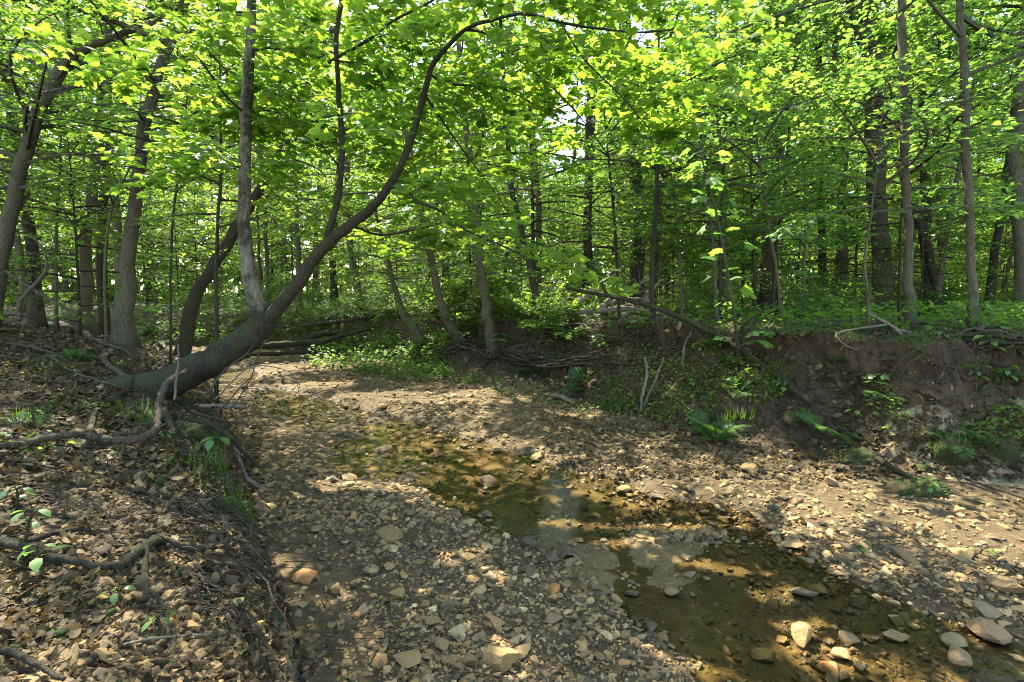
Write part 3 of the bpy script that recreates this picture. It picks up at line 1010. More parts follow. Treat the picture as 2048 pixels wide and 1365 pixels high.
class Kind:
    def __init__(s, ax, h, r0, bark, leafm, shape, crown):
        s.ax = ax; s.h = h; s.bark = M[bark]; s.leafm = M[leafm]; s.shape = shape
        s.crown = crown
        z = np.linspace(-.15, h, 15)
        P = np.array([ax(max(v, 0)) if v > 0 else np.array([0, 0, v]) for v in z])
        s.trunk, _ = trunk_mesh(P, r0 * (1 - .88 * np.linspace(0, 1, 15) ** 1.2), s.bark, (0, 0, 0), 9, 1.5, 24, seed=int(h * 10))
        s.shared = crown.mesh("crown", s.leafm, s.bark, shape)

    def plant(s, name, label, x, y, rz, sc, group, cat="tree"):
        z = gz(x, y)
        r = thing(name, label, cat, (x, y, z), group)
        r.rotation_euler = (0, 0, rz); r.scale = (sc,) * 3
        link("trunk", s.trunk, r)
        place_crown(s.crown, s.shared, s.leafm, s.bark, s.shape, r, (x, y, z), rz, sc)
        return r


def high(t):
    return (.55 + .45 * math.sin(PI * min(1, .15 + t))) * (1 - .5 * t ** 3)


CANOPY = []
for k, (h, z0, R, leaf) in enumerate([(17, 6.0, 4.2, .125), (20, 7.5, 4.6, .13), (15, 4.5, 3.8, .12)]):
    ax = straight_axis(.02, k * 2, .18, 40 + k)
    CANOPY.append(Kind(ax, h, .135 + .025 * k, ['bark', 'bark_dark', 'bark'][k], 'canopy', OVAL,
                       grow(ax, z0, h, R, 26, 11, 16, leaf, 60 + k, 12, 60, .08, high)))
UNDER = []
for k, (h, z0, R, leaf, sh, lm) in enumerate([(7.5, 1.4, 2.5, .088, OVAL, 'under'), (6.0, .9, 2.1, .08, OVAL, 'cool'), (9.0, 2.0, 2.8, .10, MAPLE_S, 'under'), (4.2, .5, 1.6, .078, OVAL, 'under')]):
    ax = straight_axis(.04, k * 1.7, .10, 80 + k)
    UNDER.append(Kind(ax, h, [.06, .045, .08, .03][k], ['bark_dark', 'bark', 'bark', 'bark_dark'][k], lm, sh,
                      grow(ax, z0, h, R, [36, 34, 36, 28][k], 10, [17, 17, 15, 15][k], leaf, 90 + k, 2, 38, .16)))

# --- the leaning maple in front, part by part ----------------------------------
def build_maple():
    D = 5.0
    base = at(235, 790, 4.9)
    g = gz(base[0], base[1])
    org = np.array([base[0], base[1], g])
    root = thing("leaning_maple", "mossy maple leaning off the left bank, forking into a pale upright stem and dark limb", "tree", org)
    crown = Crown()
    rg = np.random.default_rng(12)
    LINES = {}

    def piece(name, pts, Y, bark, parent, seg=10, label=None, rough=.05, n=None):
        P, R = px_path(pts, Y)
        R = R * (.86 if name == 'trunk' else .76)
        n = n or max(12, 5 * len(P))
        C = cr(np.hstack([P, R[:, None]]), n)
        mb = MB()
        w = rg.normal(0, .07, (n, 3)) * C[:, 3:4]; w[0] = 0
        mb.tube(C[:, :3] + w, np.maximum(C[:, 3], .0025), seg, 0, rough, True, len(LINES), tint=np.interp(np.linspace(0, 1, n), [0, .05, .13, 1], [0.15, .5, .78, .85]))
        o = link(name, mb.mesh(name, M[bark], org), parent)
        if label: o['label'] = label
        LINES[len(LINES)] = C
        return o, C

    tr, c0 = piece("trunk", [(190, 805, 92), (250, 785, 92), (300, 775, 90), (360, 755, 84), (430, 720, 76), (490, 680, 68), (532, 640, 60)],
                   [4.75, 4.8, 4.85, 4.9, 4.95, 5, 5], 'bark_moss', root, 28, "dark mossy lower trunk lying out almost level from the bank", .055, 34)
    st, c1 = piece("stem", [(528, 648, 52), (508, 590, 46), (495, 520, 38), (488, 430, 34), (490, 330, 33), (493, 230, 31), (497, 140, 29), (502, 60, 26), (505, -60, 23), (512, -220, 18), (530, -420, 9)],
                   5.0, 'bark_pale', root, 14, "pale upright stem with dark patches", .05, 50)
    lb, c2 = piece("limb", [(530, 645, 46), (590, 575, 38), (640, 505, 33), (700, 450, 28), (740, 420, 25), (780, 370, 21), (815, 300, 18), (840, 220, 16), (858, 150, 14), (880, 110, 12), (930, 60, 10), (985, 40, 9), (1050, 28, 8), (1120, 45, 7), (1200, 58, 6), (1290, 65, 5), (1400, 52, 3)],
                   [5.0, 4.98, 4.95, 4.9, 4.85, 4.8, 4.75, 4.7, 4.65, 4.6, 4.55, 4.5, 4.4, 4.3, 4.2, 4.1, 4.0], 'bark_dark', root, 12, "dark limb arching over the creek", .05, 70)
    lm, c3 = piece("limb", [(648, 500, 24), (664, 440, 19), (679, 380, 17), (684, 280, 15), (678, 200, 14), (674, 120, 13), (672, 80, 13), (680, 20, 12), (692, -60, 10), (710, -200, 6)],
                   [4.96, 4.95, 4.95, 4.95, 5, 5.05, 5.1, 5.1, 5.1, 5.1], 'bark_dark', root, 10, "slim limb rising steeply between the two main stems", .05, 44)
    br = []
    for par, pts, Y in [
        (lm, [(676, 115, 9), (740, 78, 8), (790, 40, 7), (868, 0, 6), (950, -50, 4)], [5.05, 5.0, 4.9, 4.8, 4.7]),
        (st, [(498, 102, 9), (540, 96, 7), (590, 105, 6), (650, 118, 6), (760, 133, 3)], [5, 4.9, 4.8, 4.7, 4.5]),
        (st, [(492, 225, 7), (540, 222, 6), (600, 250, 5), (660, 310, 4), (700, 370, 3)], [5, 5.2, 5.5, 5.8, 6.1]),
        (st, [(488, 330, 7), (470, 335, 6), (440, 345, 5), (400, 320, 4), (340, 300, 3)], [5, 4.9, 4.7, 4.5, 4.3]),
        (lb, [(775, 375, 10), (812, 378, 9), (832, 402, 8), (880, 422, 7), (930, 460, 6), (1000, 490, 5), (1100, 540, 3)], [4.82, 4.7, 4.6, 4.5, 4.4, 4.3, 4.2]),
        (lb, [(930, 60, 7), (975, 70, 5), (1050, 130, 4), (1120, 190, 4), (1180, 260, 3), (1230, 330, 3)], [4.55, 4.6, 4.8, 5, 5.2, 5.4]),
        (lb, [(860, 150, 7), (900, 168, 6), (960, 172, 5), (1010, 180, 4), (1080, 215, 3)], [4.65, 4.8, 5, 5.2, 5.5]),
        (lb, [(850, 190, 6), (890, 250, 5), (940, 320, 4), (1000, 400, 3), (1040, 470, 2)], [4.7, 4.9, 5.2, 5.5, 5.8]),
        (lb, [(1120, 45, 6), (1170, 120, 5), (1240, 190, 4), (1300, 260, 3)], [4.3, 4.1, 3.9, 3.8]),
        (lb, [(700, 450, 8), (760, 470, 6), (830, 460, 5), (900, 440, 3)], [4.9, 5.2, 5.6, 6.0]),
        (lm, [(682, 290, 7), (640, 250, 6), (590, 190, 5), (560, 140, 3)], [4.95, 5.3, 5.7, 6.1]),
        (st, [(493, 230, 8), (450, 190, 7), (400, 120, 5), (340, 60, 4)], [5, 4.8, 4.5, 4.2]),
        (lb, [(1050, 28, 6), (1080, -30, 5), (1130, -100, 4)], [4.4, 4.2, 4.0]),
    ]:
        o, c = piece("branch", pts, Y, 'bark_dark', par, 7, n=26)
        br.append(c)
    for pts in ([(292, 792, 30), (322, 822, 22), (344, 856, 15), (352, 892, 8)], [(246, 796, 26), (205, 812, 18), (160, 822, 12), (110, 838, 6)], [(262, 772, 22), (226, 762, 15), (190, 764, 10), (150, 772, 5)], [(330, 790, 22), (366, 812, 16), (392, 842, 10), (402, 876, 5)], [(270, 800, 22), (268, 824, 16), (250, 846, 11), (225, 866, 5)]):
        P = np.array([on(a[0], a[1]) for a in pts]); R = np.array([a[2] * .5 / FPX * p[1] / 1.25 for a, p in zip(pts, P)])
        P[0] = P[0] * .6 + c0[4, :3] * .4; P[1:, 2] += R[1:] * .2
        C = cr(np.hstack([P, R[:, None]]), 18)
        mb = MB(); mb.tube(C[:, :3] + rg.normal(0, .12, (18, 3)) * C[:, 3:4], C[:, 3], 9, 0, .08, True, 3)
        link("root", mb.mesh("root", M['bark_moss'], org), root)
    # leaf sprays along every branch
    def dress(C, u0, n, L, el=(-8, 20), ntw=6, nl=9):
        for i in range(n):
            u = u0 + (1 - u0) * (i + rg.random()) / n
            k = min(int(u * (len(C) - 1)), len(C) - 2)
            d = C[k + 1, :3] - C[k, :3]
            az = math.atan2(d[0], d[1]) + rg.choice([-1, 1]) * rg.uniform(.5, 1.7)
            crown.branch(C[k, :3], az, math.radians(rg.uniform(*el)), L * rg.uniform(.6, 1.2), .006, ntw, nl, .098, rg, .22, .12, .42)
    dress(c1, .30, 9, 1.1); dress(c1, .6, 22, 1.5)
    dress(c2, .30, 30, 1.2); dress(c3, .35, 24, 1.2)
    for c in br: dress(c, .12, 7, .75)
    P, F, Nn, S = crown.arrays()
    keep = ~lit_mask(P) & ~in_front(P) & ~in_opening(P)
    cd = P - np.array([0, 0, H_CAM])
    keep &= np.linalg.norm(cd, axis=1) > 3.6
    # keep the stems themselves in view
    idx = np.where(keep)[0]
    P, F, Nn, S = P[idx], F[idx], Nn[idx], S[idx]
    depth = cd[idx] @ np.array([0, CT, -ST])
    sx = cd[idx][:, 0] / depth * FPX + 1024
    upc = cd[idx] @ np.array([0, ST, CT])
    sy = 682.5 - upc / depth * FPX
    vis = (sx > 0) & (sx < 2048) & (sy > 0) & (sy < 1365) & (depth > 0)
    big = np.argsort(-(S / np.maximum(depth, .5)) * vis)[:300]
    rest = np.setdiff1d(np.arange(len(P)), big)
    mb = MB()
    for pts, r, seg in crown.tubes: mb.tube(pts, r, seg, 0, cap=False)
    tint = np.clip(.5 + .9 * fbm(P[:, 0] * 1.1, P[:, 1] * 1.1 + P[:, 2], 4, 2) + rg.normal(0, .2, len(P)), 0, 1)
    mb.leaves(P[rest] - org, F[rest], Nn[rest], S[rest], MAPLE, 1, tint[rest])
    o = link("foliage", mb.mesh("foliage", [M['bark_dark'], M['maple']], smooth=False), root)
    o['kind'] = 'stuff'
    l1 = MB(); l1.leaves(np.zeros((1, 3)), np.array([[0, 1.0, 0]]), np.array([[0, 0, 1.0]]), np.ones(1), MAPLE, 0)
    lm_ = l1.mesh("leaf", M['maple_part'], smooth=False)
    for k in big:
        f = Vector(F[k]).normalized(); nrm = Vector(Nn[k]); nrm = (nrm - f * nrm.dot(f)).normalized(); x = f.cross(nrm)
        mt = Matrix((x, f, nrm)).transposed().to_euler()
        link("leaf", lm_, root, P[k] - org, mt, S[k])
    print("maple leaves", len(P))


build_maple()

# --- trees one can single out ---------------------------------------------------
u_small = dict(R=1.7, nb=20, ntw=7, nl=17, leaf=0.0858)
pixel_tree("leaning_tree", "thick grey tree at the left edge curving over to the right as it rises", [(-25, 640, 46), (5, 500, 40), (40, 350, 37), (75, 230, 34), (125, 140, 30), (150, 110, 26), (200, 85, 18), (250, 65, 16), (310, 45, 12), (400, -20, 6)],
           8.0, 'bark', dict(z0=2.0, R=3.0, nb=40, ntw=9, nl=17, leaf=0.101), seed=2)
pixel_tree("forest_tree", "large straight tree with flared foot at the top of the left bank", [(245, 640, 44), (256, 520, 36), (274, 380, 31), (291, 250, 28), (311, 170, 25), (338, 90, 22), (372, 5, 22), (405, -100, 19)],
           8.0, 'bark', dict(z0=3.2, R=4.2, nb=48, ntw=10, nl=21, leaf=0.109, el0=10, el1=50), height_to=13, flare=1.9, seed=3)
pixel_tree("forest_tree", "stout pale trunk behind the leaning tree at far left", [(72, 610, 36), (64, 500, 32), (50, 400, 30), (30, 270, 27), (10, 150, 24)], 11.5, 'bark_pale', dict(z0=5, R=3.4, nb=20, ntw=9, nl=20, leaf=0.117), height_to=14, seed=4)
pixel_tree("forest_tree", "grey trunk of a pair left of the large flared tree", [(168, 608, 34), (172, 500, 31), (186, 380, 28), (200, 250, 25)], 12, 'bark', dict(z0=5, R=3.2, nb=20, ntw=9, nl=20, leaf=0.117), height_to=14, seed=5)
pixel_tree("forest_tree", "dark trunk of a pair left of the large flared tree", [(200, 606, 30), (203, 500, 27), (210, 380, 24), (214, 250, 20)], 13.5, 'bark_dark', dict(z0=5, R=3.2, nb=20, ntw=9, nl=20, leaf=0.117), height_to=14, seed=6)
pixel_tree("leaning_tree", "dark tree leaning right behind the pale upright stem of the maple", [(358, 660, 34), (385, 610, 32), (425, 535, 29), (468, 465, 27), (520, 380, 22), (570, 280, 18)], 8.6, 'bark_dark', dict(z0=2.8, R=2.2, nb=18, ntw=8, nl=17, leaf=0.0936), height_to=9, seed=7)
pixel_tree("sapling", "straight dark sapling forking just left of the pale maple stem", [(428, 712, 11), (432, 600, 10), (436, 450, 9), (442, 325, 8), (440, 180, 5)], 6.4, 'bark_dark', dict(z0=2.0, R=1.5, nb=18, ntw=6, nl=14, leaf=0.0858), height_to=5.5, seg=7, seed=8)
pixel_tree("sapling", "thin dark sapling between the flared tree and the forked sapling", [(335, 655, 7), (343, 480, 6), (357, 350, 6), (368, 260, 4)], 7.2, 'bark_dark', dict(z0=2.2, R=1.4, nb=14, ntw=6, nl=14, leaf=0.0858), height_to=5.5, seg=7, seed=9)
pixel_tree("sapling", "thin sapling with a curved stem left of the flared tree", [(207, 625, 8), (210, 520, 7), (228, 400, 6), (248, 360, 5)], 7.6, 'bark', dict(z0=1.8, R=1.4, nb=14, ntw=6, nl=14, leaf=0.0858), height_to=5.5, seg=7, seed=10)
pixel_tree("sapling", "slender grey sapling between the two pale trunks at far left", [(108, 605, 10), (112, 480, 9), (118, 375, 8), (122, 270, 5)], 9.5, 'bark', dict(z0=2.0, R=1.5, nb=14, ntw=6, nl=14, leaf=0.0936), height_to=6.5, seg=7, seed=11)

C1, c1line = pixel_tree("bank_tree", "leaning tree on the far bank whose bared roots hang over the edge", [(990, 690, 26), (974, 620, 23), (962, 540, 21), (955, 470, 20), (945, 380, 17)], 10.8, 'bark', dict(z0=1.6, R=2.6, nb=26, ntw=8, nl=18, leaf=0.109, el0=2, el1=35), height_to=8.5, seed=12, flare=1.3, shape=MAPLE_S, leafm='under')
C2, _ = pixel_tree("bank_tree", "dark slender tree leaning left, just right of the tree with bared roots", [(1088, 668, 17), (1075, 610, 16), (1058, 530, 15), (1038, 440, 14), (1022, 375, 13), (1016, 290, 11)], 10.6, 'bark_dark', dict(z0=2.6, R=2.4, nb=22, ntw=8, nl=17, leaf=0.101), height_to=9, seg=9, seed=13)
C3, _ = pixel_tree("bank_tree", "twin leaning trunk with a cage of roots at the bend of the far bank", [(925, 702, 23), (900, 650, 20), (880, 600, 18), (862, 520, 16)], 11.6, 'bark', dict(z0=1.4, R=2.8, nb=30, ntw=8, nl=17, leaf=0.101, el0=0, el1=30), height_to=10, seed=14)
pixel_tree("bank_tree", "short leaning trunk left of the cage of roots", [(846, 700, 22), (822, 650, 20), (800, 610, 17), (785, 560, 12)], 12.4, 'bark', dict(z0=1.0, R=2.3, nb=22, ntw=8, nl=17, leaf=0.101, el0=-4, el1=25), height_to=4.4, seed=15)
pixel_tree("young_tree", "slim dark tree standing alone on the grassy edge of the far bank", [(1307, 660, 15), (1303, 560, 12), (1309, 450, 11), (1315, 300, 9), (1316, 200, 6)], 8.1, 'bark_dark', dict(z0=2.1, R=1.8, nb=22, ntw=7, nl=16, leaf=0.078), height_to=6.3, seg=9, seed=16, leafm='cool')
pixel_tree("forest_tree", "straight brown tree with flared foot, left of two at the edge of the right bank", [(1827, 662, 27), (1818, 560, 23), (1815, 450, 22), (1810, 330, 21), (1808, 200, 20), (1803, 60, 19), (1800, -60, 17)], 5.9, 'bark', dict(z0=2.2, R=2.5, nb=26, ntw=8, nl=18, leaf=0.0819), height_to=11, seed=17, flare=1.8, leafm='cool')
pixel_tree("forest_tree", "straight brown tree rooted in the mossy lip, right of two at the bank edge", [(1950, 668, 26), (1942, 540, 23), (1937, 400, 22), (1931, 280, 21), (1928, 150, 20), (1921, 40, 18), (1917, -60, 16)], 5.35, 'bark', dict(z0=2.3, R=2.4, nb=26, ntw=8, nl=18, leaf=0.078), height_to=10, seed=18, flare=1.8, leafm='cool')
pixel_tree("forest_tree", "thickest trunk in the wood on the right, with a limb rising to the left", [(1769, 630, 50), (1760, 500, 46), (1752, 350, 44), (1748, 200, 42), (1740, 50, 39), (1735, -80, 34)], 13, 'bark', dict(z0=5.5, R=4.0, nb=22, ntw=10, nl=23, leaf=0.125, el0=15, el1=55), height_to=17, seed=19)
pixel_tree("forest_tree", "dark leaning trunk crossing another behind the left edge tree on the right bank", [(1888, 620, 24), (1868, 550, 23), (1848, 480, 22), (1828, 410, 20), (1795, 320, 18), (1770, 250, 15)], 12, 'bark_dark', dict(z0=5, R=3.0, nb=18, ntw=9, nl=18, leaf=0.117), height_to=12, seed=20)
pixel_tree("forest_tree", "dark upright trunk beside the crossing leaning one on the right", [(1858, 618, 28), (1852, 500, 26), (1851, 400, 25), (1848, 280, 22), (1846, 120, 19)], 12.6, 'bark_dark', dict(z0=5.5, R=3.2, nb=18, ntw=9, nl=18, leaf=0.117), height_to=14, seed=21)
pixel_tree("forest_tree", "grey trunk between the thickest trunk and the sapling thicket on the right", [(1694, 632, 22), (1686, 500, 20), (1681, 350, 18), (1673, 200, 15)], 14, 'bark', dict(z0=5, R=3.0, nb=18, ntw=9, nl=18, leaf=0.117), height_to=14, seed=22)
pixel_tree("forest_tree", "dark left trunk of a close pair in the wood", [(1646, 628, 22), (1645, 500, 20), (1642, 380, 18)], 14.5, 'bark_dark', dict(z0=5, R=2.8, nb=18, ntw=9, nl=18, leaf=0.117), height_to=14, seed=23)
pixel_tree("forest_tree", "leaning right trunk of a close pair in the wood", [(1662, 626, 20), (1676, 530, 18), (1684, 430, 16), (1690, 300, 14)], 14.8, 'bark', dict(z0=5, R=2.8, nb=18, ntw=9, nl=18, leaf=0.117), height_to=13, seed=24)
pixel_tree("forest_tree", "tall slim grey trunk between the two bank edge trees on the right", [(1884, 614, 17), (1879, 450, 16), (1871, 250, 15), (1868, 80, 13)], 15, 'bark', dict(z0=6, R=3.0, nb=18, ntw=9, nl=18, leaf=0.117), height_to=16, seed=25)
pixel_tree("forest_tree", "stout trunk cut by the right edge of the wood", [(2044, 640, 36), (2040, 480, 33), (2032, 300, 30), (2046, 100, 28), (2060, -50, 24)], 10.2, 'bark', dict(z0=4.5, R=3.4, nb=20, ntw=9, nl=20, leaf=0.117), height_to=14, seed=26)
pixel_tree("leaning_tree", "dark trunk leaning right, near the right end of the bank", [(1978, 622, 24), (1992, 500, 22), (2008, 380, 20), (2024, 260, 18), (2040, 120, 15)], 11.5, 'bark_dark', dict(z0=5, R=3.0, nb=18, ntw=9, nl=18, leaf=0.117), height_to=12, seed=27)
for k, (pts, Y, h, lab) in enumerate([
    ([(1434, 652, 9), (1428, 520, 8), (1418, 400, 7), (1402, 280, 5)], 8.0, 5.5, "thin straight sapling behind the leaning dead trunk"),
    ([(1443, 655, 8), (1440, 540, 7), (1442, 420, 6), (1450, 300, 4)], 8.2, 5.3, "thin twin sapling touching its neighbour behind the leaning dead trunk"),
    ([(1566, 660, 9), (1556, 560, 8), (1536, 440, 7), (1520, 330, 5)], 6.9, 4.6, "bent sapling standing behind the broad pale leaves on the right bank"),
    ([(1799, 655, 9), (1799, 550, 8), (1803, 430, 6), (1812, 330, 5)], 6.2, 5.0, "thin dark sapling beside the left tree of the right bank edge"),
    ([(1741, 662, 9), (1736, 600, 8), (1730, 520, 7), (1742, 430, 5)], 5.65, 4.0, "crooked sapling with dead hanging twigs on the right bank edge"),
    ([(1512, 650, 7), (1508, 520, 6), (1503, 400, 5), (1500, 280, 4)], 9.0, 6.0, "thin upright sapling in the thicket left of the bent one"),
    ([(1365, 650, 7), (1360, 540, 6), (1352, 430, 5), (1340, 330, 4)], 8.8, 5.5, "thin sapling right of the lone slim dark tree"),
    ([(1545, 640, 10), (1552, 500, 9), (1570, 380, 8), (1580, 250, 6)], 10.0, 7.5, "slender tree rising behind the bent sapling"),
    ([(1604, 640, 9), (1608, 520, 8), (1612, 400, 7), (1600, 280, 6)], 10.5, 7.5, "slender tree left of the close pair of trunks"),
    ([(1240, 645, 8), (1234, 540, 7), (1228, 430, 6), (1215, 300, 5)], 9.8, 7.0, "slender sapling behind the heap of dead branches"),
]):
    pixel_tree("sapling", lab, pts, Y, 'bark_dark' if k % 2 else 'bark', dict(z0=1.2, R=1.5, nb=18, ntw=7, nl=16, leaf=0.078), height_to=h, seg=7, seed=40 + k, leafm='cool', shape=[OVAL, MAPLE_S][k % 2], group="saplings along the far bank")

MARKS = []
for o in bpy.data.objects:
    if o.get('category') == 'tree' and o.location.y > 4:
        MARKS.append((o.location.x / o.location.y, o.location.y, o['label']))
MARKNAME = {}
SHORT = ["the curving tree at the left edge", "the large flared tree", "the stout pale trunk", "the grey trunk of the left pair", "the dark trunk of the left pair", "the dark leaning tree", "the forked sapling", "the thin dark sapling", "the curved thin sapling",
         "the slender grey sapling", "the tree with bared roots", "the dark slender leaning tree", "the twin leaning trunk", "the short leaning trunk", "the lone slim dark tree", "the left bank edge tree", "the right bank edge tree", "the thickest trunk",
         "the crossing leaning trunk", "the dark upright trunk", "the grey trunk by the thicket", "the left close trunk", "the right close trunk", "the tall slim grey trunk", "the trunk at the right edge", "the dark right leaning trunk"]


def behind(x, y, what, n_of={}):
    """a label that names the tree this one stands behind in the view"""
    k = min(range(len(MARKS)), key=lambda i: abs(MARKS[i][0] - x / y))
    nm = SHORT[k - 1] if 1 <= k <= len(SHORT) else ("the saplings of the far bank" if k else "the lying maple")
    dist = "just behind" if y < 13 else "some way behind" if y < 19 else "far behind" if y < 28 else "farthest back behind"
    off = x / y - MARKS[k][0]
    side = ", to its left" if off < -.02 else ", to its right" if off > .02 else ""
    return "%s %s %s%s" % (what, dist, nm, side)


# --- the wood beyond --------------------------------------------------------------
TAKEN = [tuple(o.location[:2]) for o in bpy.data.objects if o.get('category') == 'tree']


def scatter(n, gap, ymin, ymax, ok, tries=6000, rg=None):
    pts = []
    for _ in range(tries):
        if len(pts) >= n: break
        y = math.exp(rg.uniform(math.log(ymin), math.log(ymax)))
        x = rg.uniform(-1.35 * y - 3, 1.25 * y + 3)
        if not ok(x, y): continue
        gg = gap * (.7 + .02 * y)
        if all((x - a) ** 2 + (y - b) ** 2 > gg * gg for a, b in pts + TAKEN):
            pts.append((x, y))
    return pts


def bank_side(x, y):
    q = zones(np.array([x]), np.array([y]))
    return q['dl'][0], q['dr'][0]


def ok_wood(x, y):
    a, b = bank_side(x, y)
    if a > 1.5: return y > 8.5 or x < -7
    return (b > 2.6 and y > 9.5) or (b > 1.25 and y > 13 and x < -3)


rgw = np.random.default_rng(21)
nfar = 0
for k, (x, y) in enumerate(scatter(62, 3.0, 9.5, 50, ok_wood, rg=rgw)):
    side = "left" if bank_side(x, y)[0] > 0 else "far"
    kd = CANOPY[k % 3]
    lab = {"left": "tall trunk", "far": "tall trunk"}[side]; lab = behind(x, y, ["tall grey trunk", "tall dark trunk", "shorter grey trunk"][k % 3])
    kd.plant("forest_tree", lab, x, y, rgw.uniform(0, 6.28), rgw.uniform(.8, 1.15), "tall trees in the wood, %s side" % side)
    TAKEN.append((x, y))
for k, (x, y) in enumerate(scatter(225, 1.2, 8.5, 40, lambda x, y: ok_wood(x, y), rg=rgw)):
    side = "left" if bank_side(x, y)[0] > 0 else "far"
    kd = UNDER[k % 4]
    lab = {"left": "a", "far": "a"}[side]; lab = behind(x, y, ["young tree", "low young tree", "broad leaved sapling", "bushy sapling"][k % 4])
    kd.plant("young_tree", lab, x, y, rgw.uniform(0, 6.28), rgw.uniform(.75, 1.2), "young trees in the wood, %s side" % side)
# tall trees added so their crowns shade the creek, some outside the view
for k, (x, y) in enumerate([(-5.2, 17.5), (2.2, 15.0), (-10.5, 8.6), (-6.8, 4.2), (6.2, 12.5), (11.5, 9.4), (9.6, 6.2)]):
    a, b = bank_side(x, y)
    if a > .3 or b > 1.3:
        CANOPY[k % 3].plant("forest_tree", behind(x, y, "tall spreading tree") if abs(x / y) < 1.05 else "tall tree added beside the creek to shade it, outside the view", x, y, k * 1.3, 1.0, "tall trees whose crowns close over the creek")

# --- a far mass of leaves behind everything ----------------------------------------
def build_far_wood():
    rg = np.random.default_rng(5)
    n = 60000
    a = rg.uniform(-1.15, 1.1, n); r = rg.uniform(48, 66, n); z = rg.uniform(.5, 1, n) ** 1.0 * 0 + rg.beta(1.0, 1.25, n) * 26 + .8
    P = np.stack([r * np.sin(a), r * np.cos(a), z], 1)
    d = fbm(a * 9, z * .25, 8, 3)
    P = P[d > -.75]
    P = P[~in_opening(P)]
    n = len(P)
    F = rg.normal(0, 1, (n, 3)); Nn = rg.normal(0, 1, (n, 3))
    mb = MB(); mb.leaves(P, F, Nn, rg.uniform(.6, 1.25, n), DIAM, 0)
    o = link("distant_wood", mb.mesh("distant_wood", M['canopy'], smooth=False))
    tag(o, kind='stuff')


build_far_wood()
#@@GROUNDTHINGS
# ---------------------------------------------------------------- stones
def ico(sub):
    import bmesh
    bm = bmesh.new()
    bmesh.ops.create_icosphere(bm, subdivisions=sub, radius=1.0)
    V = np.array([v.co[:] for v in bm.verts]); F = np.array([[v.index for v in f.verts] for f in bm.faces])
    bm.free()
    return V, F


def rock(sub, seed, cuts=9, rough=.04, angular=1.0):
    """a pebble of unit width: a ball with flats cut into it"""
    rg = np.random.default_rng(seed)
    V, F = ico(sub)
    p = rg.uniform(2.6, 5.5) if angular > .5 else 2.2
    V = V / ((np.abs(V) ** p).sum(1) ** (1 / p))[:, None]
    for i in range(cuts):
        n = rg.normal(0, 1, 3); n /= np.linalg.norm(n)
        d = rg.uniform(.42, .85) if angular > .5 else rg.uniform(.6, .9)
        k = V @ n - d
        V = V - np.where(k > 0, k, 0)[:, None] * n[None] * .94
    k = fbm(V[:, 0] * 2 + seed, V[:, 1] * 2 + V[:, 2] * 1.7, seed, 3)
    V = V * (1 + rough * 2 * k)[:, None]
    if sub > 1:
        a, b = rg.normal(0, .35), rg.normal(0, .35)
        V = V @ np.array([[1, 0, 0], [0, math.cos(a), -math.sin(a)], [0, math.sin(a), math.cos(a)]]) @ np.array([[math.cos(b), 0, math.sin(b)], [0, 1, 0], [-math.sin(b), 0, math.cos(b)]])
    V /= np.ptp(V, axis=0)[None] + 1e-9
    V *= np.array([1, rg.uniform(.6, .95), rg.uniform(.35, .65)])
    V[:, 2] -= V[:, 2].min()
    return V, F


ROCKS = [np_mesh("stone", *rock(3, 100 + k, 8 + k % 5, .05, 1 if k % 3 else 0), M['stone'], smooth=False) for k in range(4)] + \
        [np_mesh("stone", *rock(2, 110 + k, 7 + k % 6, .05, 1 if k % 4 else 0), M['stone'], smooth=False) for k in range(12)]
for me in ROCKS[:4]:
    me.polygons.foreach_set("use_smooth", np.zeros(len(me.polygons), bool))
TONE_WORD = [(.08, "black wet"), (.2, "dark brown"), (.36, "tan"), (.5, "grey brown"), (.62, "light tan"), (.75, "grey"), (.85, "pale buff"), (.93, "rusty orange"), (.98, "whitish"), (1.1, "dull red")]


def tone_word(t):
    for a, w in TONE_WORD:
        if t < a: return w
    return "brown"


STONE_AT = []


def put_stone(x, y, w, tone, k, rz, flat=1.0, label=None, group=None, sink=.22, up=None):
    z = gz(x, y)
    me = ROCKS[k % len(ROCKS)]
    o = link("stone", me, None, (x, y, z - sink * w * .45 * flat + (up or 0)), (random.uniform(-.15, .15), random.uniform(-.15, .15), rz), (w, w, w * flat))
    o['tone'] = tone
    tag(o, label, "stone", group)
    STONE_AT.append((x, y, w))
    return o


